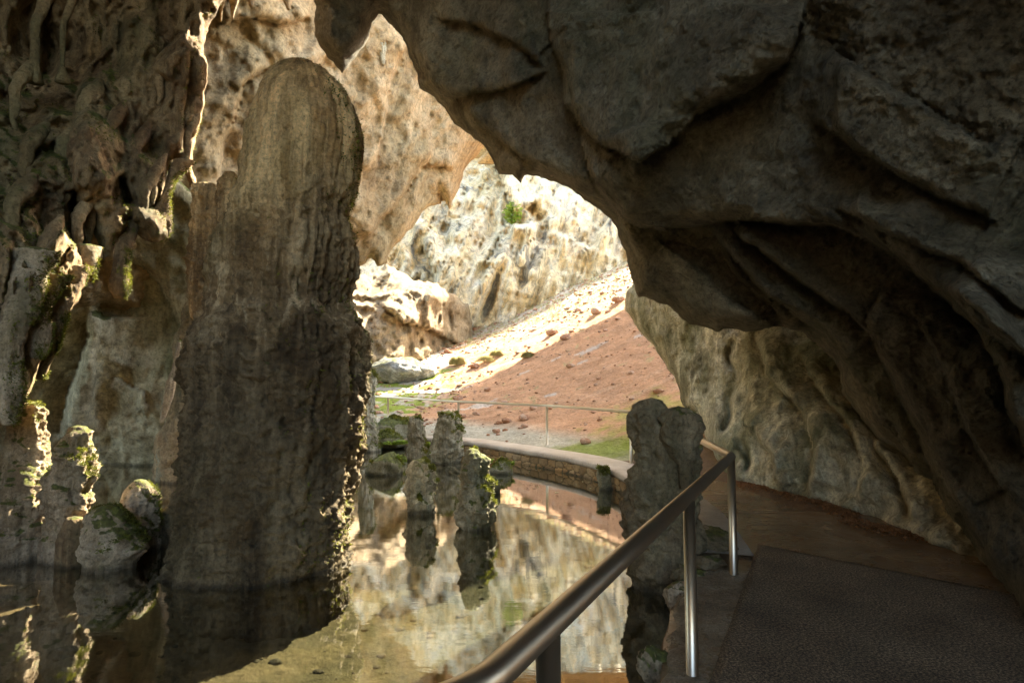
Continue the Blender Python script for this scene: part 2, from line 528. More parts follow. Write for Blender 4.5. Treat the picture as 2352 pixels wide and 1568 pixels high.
def relief(poly, dpts, step=6, rw=60, rd=0.6, thick=1.2, thickf=None, folds=(), noise=(), jamp=6, seed=0, coarse=8):
    """a rock mass: outline and surface distance in view terms, turned into a closed body with real thickness"""
    Q = jag(poly, max(6.0, step), jamp, seed)
    xs = axis(Q[:, 0].min() - step, Q[:, 0].max() + step, step, -60, 2410, coarse)
    ys = axis(Q[:, 1].min() - step, Q[:, 1].max() + step, step, -60, 1620, coarse)
    GX, GY = np.meshgrid(xs, ys)
    sh = GX.shape
    px, py = GX.ravel().copy(), GY.ravel().copy()
    ins = inside(px, py, Q).reshape(sh)
    pad = np.pad(ins, 1)
    near = np.zeros(sh, bool)
    for a in (0, 1, 2):
        for b in (0, 1, 2):
            near |= pad[a:a + sh[0], b:b + sh[1]]
    use = near.ravel()
    insr = ins.ravel()
    idx = np.where(use)[0]
    A = Q; B = np.roll(Q, -1, axis=0)
    d, nx, ny, _, _ = seg_dist(px[idx], py[idx], A, B)
    bo = ~insr[idx]
    ux = np.where(bo, nx, px[idx]); uy = np.where(bo, ny, py[idx])
    s = np.where(bo, 0.0, d)
    Y = rbf(dpts, ux, uy)
    ymin = min(p[2] for p in dpts) * 0.8
    Y = np.maximum(Y, ymin)
    for f in folds:
        pl = np.array(f[0], float)
        Ap, W = f[1], f[2]
        mode = f[3] if len(f) > 3 else 'step'
        pj = jag(pl, 14, 7, seed + 3, closed=False)
        dd, _, _, sg, arc = seg_dist(ux, uy, pj[:-1], pj[1:], True)
        tp = np.clip(np.minimum(arc, 1 - arc) * 7, 0, 1)
        tp = tp * tp * (3 - 2 * tp)
        if mode == 'step':
            off = np.where(sg > 0, Ap * (1.25 * np.exp(-dd / W) - 0.8 * np.exp(-dd / (0.16 * W))), 0) * tp
            off = off - np.where(sg < 0, 0.35 * Ap * np.exp(-dd / (W * 0.5)), 0) * tp
        else:
            off = Ap * np.exp(-(dd / W) ** 2) * tp
        Y = Y - off
    P = at(ux, uy, Y)
    for amp, fr, kind in noise:
        fr = np.array(fr if isinstance(fr, (tuple, list)) else (fr,) * 3, float)
        P_ = P.copy()
        if kind == 'rs': P_[:, 0] -= 0.32 * P_[:, 2]
        n = (fbm if kind == 'f' else ridge)(P_ * fr + seed, 2 if kind == 'rs' else 4)
        Y = Y - amp * n
    rr = np.clip(s / rw, 0, 1)
    if thickf is not None: thick = thickf(ux, uy)
    edge = 1 - np.sqrt(np.clip(1 - (1 - rr) ** 2, 0, 1))
    Yf = Y + rd * edge
    Yb = np.where(bo, Yf, Y + rd + thick * np.sqrt(rr))
    VF = at(ux, uy, Yf)
    VB = at(ux, uy, Yb)
    lut = -np.ones(px.size, int)
    lut[idx] = np.arange(len(idx))
    I = np.arange(px.size).reshape(sh)
    q = np.stack([I[:-1, :-1], I[:-1, 1:], I[1:, 1:], I[1:, :-1]], -1).reshape(-1, 4)
    q = q[insr[q].any(1)]
    q = lut[q]
    n = len(idx)
    bmap = np.where(bo, np.arange(n), np.arange(n) + n)
    V = np.vstack([VF, VB])
    F = [q[:, ::-1], bmap[q]]
    # drop unused
    used = np.zeros(len(V), bool)
    for f in F: used[f.ravel()] = True
    rem = np.cumsum(used) - 1
    return V[used], [rem[f] for f in F], VF


def merge(parts):
    Vs, Fs, o = [], {}, 0
    for V, F in parts:
        for f in F:
            Fs.setdefault(f.shape[1], []).append(f + o)
        Vs.append(V); o += len(V)
    return np.vstack(Vs), [np.vstack(v) for v in Fs.values()]


def column_geo(rows, Y, ratio=0.9, dpx=5.0, seg=64, amp=0.06, flute=0.03, fine=0.012, seed=0, closed_top=True, zbase=-0.5, hang=False, yshift=None, crag=0.022, shape=None):
    """a free-standing or hanging dripstone body grown from its left/right profile at distance Y"""
    rows = np.array(rows, float)
    n = max(6, int((rows[-1, 0] - rows[0, 0]) / dpx))
    py = np.linspace(rows[0, 0], rows[-1, 0], n)
    pl = np.interp(py, rows[:, 0], rows[:, 1]); pr = np.interp(py, rows[:, 0], rows[:, 2])
    k = max(1, int(10 / dpx))
    def sm(a):
        b = np.pad(a, k, mode='edge'); kern = np.ones(2 * k + 1) / (2 * k + 1)
        return np.convolve(b, kern, 'valid')
    pl, pr = sm(pl), sm(pr)
    L = at(pl, py, Y); Rr = at(pr, py, Y)
    c = (L + Rr) / 2
    r = (Rr[:, 0] - L[:, 0]) / 2
    if closed_top and not hang:
        # dome cap
        m = min(n // 3, max(2, int(r[min(3, n - 1)] / max(1e-6, abs(c[0, 2] - c[1, 2])))))
    if not hang:
        zz = np.array([zbase]); c = np.vstack([c, [c[-1, 0], Y, zbase]]); r = np.append(r, r[-1] * 1.05)
    th = np.linspace(0, 2 * np.pi, seg, endpoint=False)
    C, T = np.cos(th), np.sin(th)
    nr = len(r)
    ys = np.zeros(nr) if yshift is None else np.interp(c[:, 2], yshift[0], yshift[1])
    P = np.stack([c[:, None, 0] + r[:, None] * C, c[:, None, 1] + ys[:, None] + r[:, None] * ratio * T, np.repeat(c[:, 2:3], seg, 1)], -1)
    D = np.stack([np.broadcast_to(C, (nr, seg)), np.broadcast_to(T, (nr, seg)), np.zeros((nr, seg))], -1)
    Pf = P.reshape(-1, 3); Df = D.reshape(-1, 3)
    S = np.repeat(np.minimum(1, r / 0.18), seg)
    d = amp * fbm(Pf * (1.2 / max(0.25, r.max())) ** 1 * 0.9 + seed * 5.1, 4) * 1.2
    d = d + amp * 0.5 * ridge(Pf * 2.6 / max(0.4, r.max()) + seed, 3)
    d = d + flute * ridge(Pf * np.array([7, 7, 0.8]) / max(0.5, r.max()) ** 0.5 + seed * 2.0, 3)
    d = d + fine * fbm(Pf * 11 + seed, 3) + fine * 0.6 * fbm(Pf * 31 + seed, 2)
    cg, ex = (1.0, 0.0) if shape is None else shape(Pf, np.tile(th, nr))
    d = d * (0.4 + 0.6 * cg) + ex + cg * (crag * ridge(Pf * 5.5 + seed, 4, 0.6) + crag * 0.6 * fbm(Pf * 18 + seed, 3, 0.6))
    d = d - d.mean()
    V = Pf + Df * (d * S)[:, None]
    V[:, 2] += (fine * 1.5 * fbm(Pf * 9 + 30 + seed, 2)) * S
    I = np.arange(nr * seg).reshape(nr, seg)
    J = np.roll(I, -1, axis=1)
    q = np.stack([I[:-1], I[1:], J[1:], J[:-1]], -1).reshape(-1, 4)
    top = len(V)
    V = np.vstack([V, V[:seg].mean(0) + [0, 0, 0.25 * r[0]], V[(nr - 1) * seg:nr * seg].mean(0) - [0, 0, 0.25 * r[-1] if hang else 0.0]])
    t1 = np.stack([np.full(seg, top), I[0], J[0]], -1)
    t2 = np.stack([np.full(seg, top + 1), J[-1], I[-1]], -1)
    return V, [q, t1, t2]


def moss_geo(V, F, count, size, dirv=(0.35, 0.1, 0.85), thr=0.35, seed=0, nfreq=2.5, nthr=0.0, zmin=0.02):
    size = size * 0.6; count = int(count * 1.3)
    N = vnormals(V, F)
    dv = np.array(dirv); dv = dv / np.linalg.norm(dv)
    sc = N @ dv + 0.7 * fbm(V * nfreq + seed * 3.3, 3)
    ok = np.where((sc > thr) & (V[:, 2] > zmin) & (fbm(V * nfreq * 0.7 + 77 + seed, 2) > nthr))[0]
    if len(ok) == 0: return None
    rs = np.random.RandomState(seed + 5)
    i = rs.choice(ok, count)
    p = V[i] + rs.normal(size=(count, 3)) * size * 0.8
    n = N[i] + rs.normal(size=(count, 3)) * 0.55
    n /= np.linalg.norm(n, axis=1)[:, None]
    t_ = np.cross(n, rs.normal(size=(count, 3)))
    t_ /= np.linalg.norm(t_, axis=1)[:, None] + 1e-9
    L = size * rs.uniform(0.5, 1.5, (count, 1)); W = L * 0.38
    a = p - n * L * 0.4 + t_ * W; b = p - n * L * 0.4 - t_ * W; c = p + n * L
    VV = np.stack([a, b, c], 1).reshape(-1, 3)
    return VV, [np.arange(count * 3).reshape(-1, 3)]


def dripstone(name, rows, Y, mat, label, cat, group=None, moss=0, msize=0.02, mthr=0.45, mdir=(0.35, 0.1, 0.85), mnthr=0.0, extra=(), **kw):
    V, F = column_geo(rows, Y, **kw)
    parts = [(V, F)]
    for er, eY, ekw in extra:
        k2 = dict(kw); k2.update(ekw)
        parts.append(column_geo(er, eY, **k2))
    V, F = merge(parts)
    o = mesh_ob(name, V, F, mat)
    tag(o, label, cat, group)
    if moss:
        g = moss_geo(V, F, moss, msize, mdir, mthr, kw.get('seed', 0), nthr=mnthr)
        if g: mesh_ob('moss', g[0], g[1], M_moss, parent=o, smooth=False)
    return o


def blob_geo(c, rad, seed=0, amp=0.25, n=24, fr=1.0, fine=0.06):
    u = np.linspace(0, np.pi, n); v = np.linspace(0, 2 * np.pi, 2 * n, endpoint=False)
    U, Vv = np.meshgrid(u, v, indexing='ij')
    D = np.stack([np.sin(U) * np.cos(Vv), np.sin(U) * np.sin(Vv), np.cos(U)], -1).reshape(-1, 3)
    k = 1 + amp * fbm(D * 1.1 * fr + seed * 7.7, 3) * 1.6 + amp * 0.5 * ridge(D * 1.7 * fr + seed, 2) + fine * fbm(D * 7 + seed, 3)
    # flatten a few facets
    rs = np.random.RandomState(seed + 100)
    P = D * k[:, None]
    for _ in range(5):
        nn = rs.normal(size=3); nn /= np.linalg.norm(nn)
        h = P @ nn
        lim = rs.uniform(0.72, 0.95)
        P = P - np.outer(np.maximum(0, h - lim) * 0.8, nn)
    P = P * np.array(rad) + np.array(c)
    I = np.arange(len(P)).reshape(n, 2 * n); J = np.roll(I, -1, 1)
    q = np.stack([I[:-1], I[1:], J[1:], J[:-1]], -1).reshape(-1, 4)
    return P, [q]


def blob(name, c, rad, mat, label, cat, group=None, moss=0, msize=0.02, mthr=0.45, **kw):
    V, F = blob_geo(c, rad, **kw)
    o = mesh_ob(name, V, F, mat)
    tag(o, label, cat, group)
    if moss:
        g = moss_geo(V, F, moss, msize, thr=mthr, seed=kw.get('seed', 0))
        if g: mesh_ob('moss', g[0], g[1], M_moss, parent=o, smooth=False)
    return o


def tube_geo(pts, r, seg=20, cap=True):
    pts = np.array(pts, float)
    n = len(pts)
    T = np.gradient(pts, axis=0)
    T /= np.linalg.norm(T, axis=1)[:, None]
    up = np.array([0, 0, 1.0]) if abs(T[0, 2]) < 0.9 else np.array([1.0, 0, 0])
    a = np.cross(T[0], up); a /= np.linalg.norm(a)
    th = np.linspace(0, 2 * np.pi, seg, endpoint=False)
    V = []
    for k in range(n):
        a = a - T[k] * (a @ T[k]); a /= np.linalg.norm(a)
        b = np.cross(T[k], a)
        V.append(pts[k] + r * (np.cos(th)[:, None] * a + np.sin(th)[:, None] * b))
    V = np.vstack(V)
    I = np.arange(n * seg).reshape(n, seg); J = np.roll(I, -1, 1)
    F = [np.stack([I[:-1], I[1:], J[1:], J[:-1]], -1).reshape(-1, 4)]
    if cap:
        V = np.vstack([V, pts[0], pts[-1]])
        F.append(np.vstack([np.stack([np.full(seg, n * seg), J[0], I[0]][::1], -1), np.stack([np.full(seg, n * seg + 1), I[-1], J[-1]], -1)]))
    return V, F


def round_path(pts, rad=0.12, n=8):
    pts = [np.array(p, float) for p in pts]
    out = [pts[0]]
    for a, b, c in zip(pts[:-2], pts[1:-1], pts[2:]):
        u = (a - b) / np.linalg.norm(a - b); v = (c - b) / np.linalg.norm(c - b)
        p, q = b + u * rad, b + v * rad
        for k in range(n + 1):
            s = k / n
            out.append((1 - s) ** 2 * p + 2 * s * (1 - s) * b + s * s * q)
    out.append(pts[-1])
    return np.array(out)


# ------------------------------------------------------------------ plan of the pool
# pool edge on the right: near path edge, then the curved retaining wall, then natural shore
EDGE = np.array([(-1.2, -3), (-0.85, 0), (-0.05, 1.5), (0.62, 2.9), (1.10, 4.2), (1.62, 5.4), (1.95, 7.2), (1.98, 9.0), (1.85, 10.2), (1.55, 11.2), (1.0, 12.2),
                 (0.25, 13.2), (-0.6, 14.3), (-1.4, 15.2), (-2.4, 16.0), (-3.6, 16.6), (-5.0, 17.2), (-7.5, 17.4), (-11, 17), (-14, 15), (-15, 8), (-14, -3)], float)


def pool_d(x, y):
    """signed distance to the pool edge, positive inside the pool"""
    A = EDGE; B = np.roll(EDGE, -1, 0)
    d, _, _, _, _ = seg_dist(x, y, A, B)
    return np.where(inside(x, y, EDGE), d, -d)


HP = [(-8, 18, .5), (-4, 17.5, .42), (-2, 17, .42), (0, 15, .33), (3, 12, .33), (2.6, 9, .3), (3, 7, .3), (4, 5, .3), (3, 2, .3), (1, 0, .3), (0, -6, .3), (6, 0, .3), (8, 6, .3),
      (-6, 20, .95), (-5.5, 28, 2.7), (-9, 26, 2.6), (-2, 28, 3.4), (-2, 22, 1.5), (2, 17, 1.25), (3.4, 15, 1.25), (5.2, 25, 5.2), (2, 24, 3.6), (7.3, 35, 8.6), (-2.5, 34, 4.3), (3.4, 36, 7.5), (8, 40, 10.2),
      (4.8, 17, 2.5), (6, 20, 3.9), (9, 25, 6.9), (12, 34, 10.5), (-14, 20, 1.5), (-14, 32, 4), (-20, 0, .5), (20, 0, .5), (20, 40, 14), (-20, 60, 9), (20, 60, 16), (4.3, 13, 1.2), (5, 10, .6)]


def ground_z(x, y):
    z = rbf(HP, x, y)
    d = pool_d(x, y)
    p3 = np.stack([x, y, np.zeros_like(x)], -1)
    bed = -0.16 - 0.42 * np.clip((d - 0.3) / 2.2, 0, 1)
    # shallow bar along the left front
    sh = np.exp(-((x + 5.2) / 2.0) ** 2 - ((y - 5.3) / 1.5) ** 2)
    bed = bed + 0.60 * sh
    bed = bed + 0.03 * fbm(p3 * 1.4, 3) + 0.018 * fbm(p3 * 7, 3)
    rough = 0.05 * fbm(p3 * 0.9, 4) + 0.02 * fbm(p3 * 6, 3)
    rough = rough + (0.09 * ridge(p3 * np.array([0.45, 1.2, 1]), 4) + 0.05 * fbm(p3 * 3.0, 3) + 0.03 * ridge(p3 * 6.0, 2)) * np.clip((y - 14) / 3, 0, 1)
    out = z - 0.03 + rough * np.clip((-d) / 0.8, 0, 1) * np.where(y > 12.5, 1, 0.3)
    t_ = np.clip((d + 0.02) / 0.12, 0, 1)
    return out * (1 - t_) + np.minimum(bed, -0.02) * t_


def gaxis(bands):
    a = []
    for lo, hi, st in bands:
        a += list(np.arange(lo, hi, st))
    a.append(bands[-1][1])
    return np.array(a)


gx = gaxis([(-80, -20, 6), (-20, -8, .5), (-8, 7, .075), (7, 20, .5), (20, 80, 6)])
gy = gaxis([(-40, -2, 2), (-2, 2, .25), (2, 20, .075), (20, 42, .18), (42, 120, 5)])
GX, GY = np.meshgrid(gx, gy)
x_, y_ = GX.ravel(), GY.ravel()
z_ = ground_z(x_, y_)
p3 = np.stack([x_, y_, np.zeros_like(x_)], -1)
pd = pool_d(x_, y_)
red = np.array((0.50, 0.275, 0.155)); pale = np.array((0.46, 0.39, 0.31)); grey = np.array((0.42, 0.37, 0.30))
mossc = np.array((0.22, 0.27, 0.04)); bedc = np.array((0.085, 0.078, 0.042)); bedg = np.array((0.048, 0.052, 0.030)); brown = np.array((0.20, 0.13, 0.08))
colr = np.tile(red, (len(x_), 1))
def lay(fac, c):
    global colr
    fac = np.clip(fac, 0, 1)[:, None]
    colr = colr * (1 - fac) + c * fac
n1 = fbm(p3 * 0.5 + 3, 4); n2 = fbm(p3 * np.array([0.5, 1.6, 1]) + 9, 4); n3 = fbm(p3 * 2.2 + 20, 3)
lay((n2 - 0.12) * 4 * 0.6, np.array((0.52, 0.33, 0.21)))
up_line = y_ - (27.5 + 0.0 * x_)
lay((up_line + 7 * n1) / 6.0, pale)  # pale ground, its gradient painted forward to soften the sunlit band's edge
lay(np.clip((up_line + 3 + 5 * n1) / 3.0, 0, 1) * (n3 > 0.1) * 0.7, np.array((0.30, 0.29, 0.12)))
lay(((-2.4 - x_) / 1.2 + n1 * 1.5) * (y_ > 15), grey)                                 # gravel to the left
lay((np.clip((-2.0 - x_) / 1.0 + n1 * 2.5 + n3 * 1.5, 0, 1)) * (n2 + n3 > -0.1) * (y_ > 16.5) * (y_ < 25), mossc)
lay((1.2 - np.abs(pd + 0.9)) * 1.5 * (y_ > 9), np.array((0.44, 0.40, 0.31)))      # damp pale strip behind the wall
lay(np.clip(1.5 - np.hypot((x_ - 1.9) / 1.2, (y_ - 12.9) / 0.8) + n3, 0, 1) * 0.9, mossc)
lay(np.clip(1.3 - np.hypot((x_ - 3.4) / 1.0, (y_ - 14.3) / 1.2) + n3 * 2, 0, 1) * 0.6, mossc)
lay(((n3 > 0.32) & (n1 > 0.0) & (y_ > 17) & (y_ < 27)).astype(float) * 0.5, np.array((0.35, 0.34, 0.16)))
lay(((n2 > 0.3) & (y_ > 18)).astype(float) * 0.7, np.array((0.55, 0.50, 0.44)))
inp = np.clip(pd / 0.15 + 0.5, 0, 1)
lay(inp, bedc)
lay(inp * np.clip(n3 * 3 + 0.3, 0, 1) * 0.9, bedg)
lay(inp * np.clip(fbm(p3 * 6 + 4, 3) * 5, 0, 1) * 0.6, np.array((0.14, 0.12, 0.075)))
lay(inp * np.clip(fbm(p3 * 4 + 14, 4) * 5 - 0.3, 0, 1) * 0.7, np.array((0.03, 0.035, 0.018)))
bed_dim = np.clip((x_ + 1.5) / 1.0 + 0.6 * n1, 0, 1)  # bed colour darkened rightward to limit the sunlit patch and suggest depth
lay(inp * bed_dim * 0.75, np.array((0.04, 0.045, 0.026)))
lay(np.exp(-((x_ + 4.8) / 2.0) ** 2 - ((y_ - 5.0) / 1.7) ** 2) * 1.3 * (pd > 0), np.array((0.30, 0.235, 0.155)))  # muddy bar lightened in colour, standing in for sunlight that misses it
lay(((y_ < 12) & (pd < 0)).astype(float), brown)
I = np.arange(len(x_)).reshape(GX.shape)
q = np.stack([I[:-1, :-1], I[:-1, 1:], I[1:, 1:], I[1:, :-1]], -1).reshape(-1, 4)
tag(mesh_ob('ground', np.stack([x_, y_, z_], -1), [q], M_ground, origin=(0, 0, 0), colors=colr), kind='structure')

# water
wv = np.array([(-16, -3.5, 0), (3.5, -3.5, 0), (3.5, 18, 0), (-16, 18, 0)], float)
tag(mesh_ob('pool_water', wv, [np.array([[0, 1, 2, 3]])], M_water, origin=(0, 0, 0)), kind='structure')

# ------------------------------------------------------------------ rock masses
WN = ((0.35, 0.45, 'f'), (0.10, 1.7, 'r'), (0.035, 6.0, 'f'))

# far cliff
cl = relief([(560, 0), (900, 20), (1080, 90), (1200, 150), (1320, 240), (1420, 300), (1520, 360), (1700, 450), (1900, 550), (1850, 900), (560, 930)],
            [(600, 300, 36), (800, 300, 40), (1080, 780, 36.5), (1300, 670, 39), (1450, 600, 42), (1800, 500, 46), (850, 820, 33), (1100, 350, 45), (1400, 300, 47), (1000, 600, 38), (1800, 0, 52), (700, 0, 46), (1250, 480, 42)],
            step=6, rw=80, rd=2.0, thick=4, seed=1, jamp=8,
            folds=[([(1100, 700), (1120, 600), (1180, 480), (1140, 380), (1110, 300)], 1.6, 60), ([(1300, 660), (1330, 600), (1400, 500), (1430, 400)], 0.9, 40), ([(980, 760), (1000, 640), (960, 520)], 1.5, 70),
                   ([(1215, 470), (1228, 490), (1235, 510)], -2.4, 13, 'groove'), ([(1160, 520), (1240, 515), (1300, 540), (1370, 570)], 1.2, 30), ([(1200, 650), (1190, 590), (1230, 540)], 0.8, 40)],
            noise=((1.6, 0.16, 'f'), (1.2, (0.45, 0.45, 0.12), 'r'), (1.3, (0.6, 0.2, 0.05), 'rs'), (0.8, (1.5, 0.3, 0.10), 'rs'), (0.3, (4, 0.6, 0.3), 'rs'), (0.10, 1.6, 'r'), (0.05, 4.0, 'r'), (0.08, 7.0, 'f')))
bt = relief([(640, 600), (800, 655), (840, 615), (900, 610), (960, 635), (1010, 655), (1060, 690), (1082, 730), (1085, 810), (1050, 840), (850, 860), (640, 880)],
            [(700, 650, 24), (850, 640, 30), (1000, 680, 29.5), (1075, 740, 34), (1060, 810, 33), (1040, 700, 33), (900, 720, 27), (900, 830, 26.5), (760, 760, 24)],
            step=4, rw=30, rd=1.5, thick=3, seed=2, jamp=18, folds=[([(1060, 800), (1000, 760), (930, 740), (860, 690)], 0.8, 40)],
            noise=((1.4, 0.25, 'f'), (0.8, (0.6, 0.6, 0.5), 'r'), (0.5, (1.2, 0.6, 0.3), 'rs'), (0.16, 3.2, 'r'), (0.08, 7.0, 'f')))
tag(mesh_ob('rock_buttress', bt[0], bt[1], M_butt), 'craggy tan buttress at the foot of the pale cliff, right of the tall pillar', 'cliff', kind='structure')
sl = blob_geo((7.4, 27.0, 14.7), (9.8, 6.5, 2.6), seed=14, amp=0.22, n=90, fine=0.10)  # rock mass added out of sight to keep sun off the near slope
tag(mesh_ob('sun_block_rock', sl[0], sl[1], M_vault), 'tan rock mass added high above the red slope to shade it', 'cave roof', kind='structure')
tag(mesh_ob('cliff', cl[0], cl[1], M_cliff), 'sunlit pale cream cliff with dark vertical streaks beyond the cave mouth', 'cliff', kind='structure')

# tan vault behind the pillar
vt = relief([(820, 655), (808, 640), (850, 590), (872, 612), (893, 605), (893, 575), (915, 555), (960, 512), (978, 478), (1012, 470), (1015, 445), (1032, 480), (1052, 440), (1062, 415), (1078, 375), (1112, 340), (1165, 270), (1300, 60), (1340, -300), (1300, -900), (-300, -900), (-300, 700), (700, 760)],
            [(440, 200, 12.5), (600, 0, 13), (440, 600, 12.5), (800, 300, 16), (1000, 100, 18), (1110, 340, 22), (1000, 450, 20.5), (900, 600, 19), (800, 650, 18), (700, 600, 16), (1300, -300, 20), (500, -500, 9), (-200, 0, 9), (1200, -800, 14), (-200, -800, 7)],
            step=6, rw=50, rd=1.0, thick=2.5, seed=3, jamp=8,
            folds=[([(960, 60), (900, 180), (880, 300), (860, 420)], 0.5, 60), ([(640, 130), (560, 200), (520, 330), (500, 430)], 0.5, 70), ([(720, 30), (660, 60), (560, 40), (500, 60)], 0.6, 60), ([(1060, 400), (980, 380), (900, 480), (840, 560)], 0.6, 60)],
            noise=((0.7, 0.3, 'f'), (0.40, (0.9, 0.9, 0.5), 'r'), (0.22, 2.2, 'f'), (0.05, 3.0, 'r'), (0.07, 7.0, 'f'), (0.03, 14.0, 'f')))
tag(mesh_ob('cave_ceiling', vt[0], vt[1], M_vault), 'tan pitted cave vault behind the tall pillar', 'cave roof', kind='structure')

# rear wall on the left
lw = relief([(-1500, 100), (300, 330), (380, 385), (470, 470), (600, 480), (620, 700), (640, 1120), (-300, 1130), (-1500, 1130)],
            [(90, 700, 11.5), (150, 900, 13), (250, 700, 12.5), (440, 600, 12), (440, 1060, 12.8), (250, 1060, 13.2), (-200, 1000, 11), (-200, 300, 10), (600, 600, 12.5), (300, 400, 11)],
            step=6, rw=30, rd=0.3, thick=2, seed=4, jamp=3,
            folds=[([(130, 1020), (160, 900), (200, 780), (200, 700)], 0.9, 80), ([(440, 800), (360, 640), (300, 600), (230, 700), (215, 900), (230, 1040)], 0.25, 60), ([(225, 900), (260, 870), (330, 900), (340, 960)], 0.2, 20),
                   ([(390, 1010), (410, 900), (400, 780)], 0.35, 40)],
            noise=((0.35, 0.5, 'f'), (0.16, (1.3, 1.3, 0.5), 'r'), (0.06, 3.5, 'r'), (0.02, 9.0, 'f')))
tag(mesh_ob('cave_wall', lw[0], lw[1], M_leftw), 'pale greenish rock wall at the back of the left pool', 'rock wall', kind='structure')

# brown hanging curtain, upper left
cu = relief([(560, -60), (500, 15), (480, 60), (470, 110), (480, 170), (474, 240), (452, 310), (443, 390), (450, 430), (432, 430), (420, 385), (402, 364), (383, 376), (378, 400), (376, 440), (384, 500), (382, 540), (345, 553), (312, 530), (300, 500), (284, 560), (262, 600), (238, 600), (222, 560), (212, 500), (196, 560), (215, 620), (190, 650), (185, 690), (150, 720), (132, 790), (120, 815), (92, 822), (82, 870), (60, 930), (30, 965), (-20, 985), (-400, 1000), (-1600, 1050), (-1600, -1200), (600, -900)],
            [(480, 100, 8.4), (460, 350, 8.2), (380, 450, 7.5), (300, 300, 7.8), (350, 540, 7.2), (250, 580, 7.0), (200, 300, 7.2), (100, 300, 7.2), (180, 650, 6.6), (100, 780, 6.1), (30, 900, 5.7), (0, 600, 5.6), (-300, 900, 5.0), (-300, 0, 6.0), (130, 100, 8.6), (500, -200, 8.0), (500, -800, 7), (-300, -800, 5.5)],
            step=5, rw=32, rd=0.45, thick=1.0, seed=5, jamp=8,
            folds=[([(330, 180), (380, 120), (430, 60), (460, -20)], 0.35, 50), ([(440, 80), (425, 250), (415, 370)], 0.25, 30), ([(180, 480), (150, 350), (190, 180), (260, 80), (300, -20)], 0.5, 90),
                   ([(90, 760), (60, 640), (110, 560), (160, 500)], 0.4, 40), ([(150, 700), (130, 620), (170, 560)], 0.3, 30), ([(100, 190), (112, 120), (96, 50), (104, -20)], -0.5, 18, 'groove'), ([(165, 430), (170, 500), (180, 560)], -0.7, 14, 'groove'), ([(270, 400), (285, 440), (300, 480)], -0.5, 12, 'groove'),
                   ([(60, 930), (20, 800), (30, 650), (60, 560)], 0.3, 40)],
            noise=((0.32, 0.8, 'f'), (0.30, (2.0, 2.0, 0.35), 'r'), (0.13, (5, 5, 1.0), 'r'), (0.05, 5, 'r'), (0.03, 12.0, 'f')))
g = moss_geo(cu[0], cu[1], 9000, 0.028, (0.9, 0.35, 0.25), 0.55, 5, nthr=0.05)
cw = mesh_ob('hanging_rock_curtain', cu[0], cu[1], M_curtain)
tag(cw, 'dark brown rock curtain with mossy knobs hanging over the left pool', 'rock formation')
mesh_ob('moss', g[0], g[1], M_moss, parent=cw, smooth=False)

# wall behind the path, right
rw_ = relief([(1440, 672), (1436, 715), (1482, 772), (1532, 832), (1556, 882), (1572, 930), (1604, 962), (1625, 1010), (1652, 1070), (1690, 1118), (1800, 1150), (1950, 1195), (2060, 1235), (2160, 1275), (2300, 1370), (2500, 1400), (2500, 500), (1500, 560)],
             [(1440, 690, 13.5), (1530, 830, 12.2), (1612, 1000, 10.6), (1690, 1110, 9.2), (1750, 950, 9.4), (1950, 1180, 7.2), (1900, 950, 8.2), (2150, 1250, 5.9), (2100, 1100, 6.8), (1700, 760, 10.2), (1900, 760, 9), (2300, 1350, 5.2), (2300, 600, 7), (1600, 600, 11.5), (1850, 880, 8.9)],
             step=5, rw=34, rd=0.8, thick=1.2, seed=6, jamp=6,
             folds=[([(1686, 770), (1672, 820), (1690, 868), (1668, 920), (1676, 950), (1655, 1000)], -0.35, 7, 'groove'), ([(1850, 1150), (1868, 1020), (1830, 930), (1760, 860), (1735, 760)], 0.45, 45), ([(1960, 1170), (1985, 1080), (1950, 980), (1880, 900), (1840, 800)], 0.4, 45),
                    ([(1790, 1130), (1770, 1040), (1700, 960)], 0.35, 40), ([(1712, 1090), (1722, 1060), (1716, 1035), (1700, 1010)], -0.35, 8, 'groove'), ([(2100, 1200), (2060, 1100), (2000, 1000)], 0.3, 40)],
             noise=((0.30, 0.6, 'f'), (0.22, (1.5, 1.5, 0.5), 'r'), (0.07, 4.0, 'r'), (0.02, 10.0, 'f')))
tag(mesh_ob('cave_wall', rw_[0], rw_[1], M_rearw), 'fluted cream and green rock wall rising behind the wet path', 'rock wall', kind='structure')

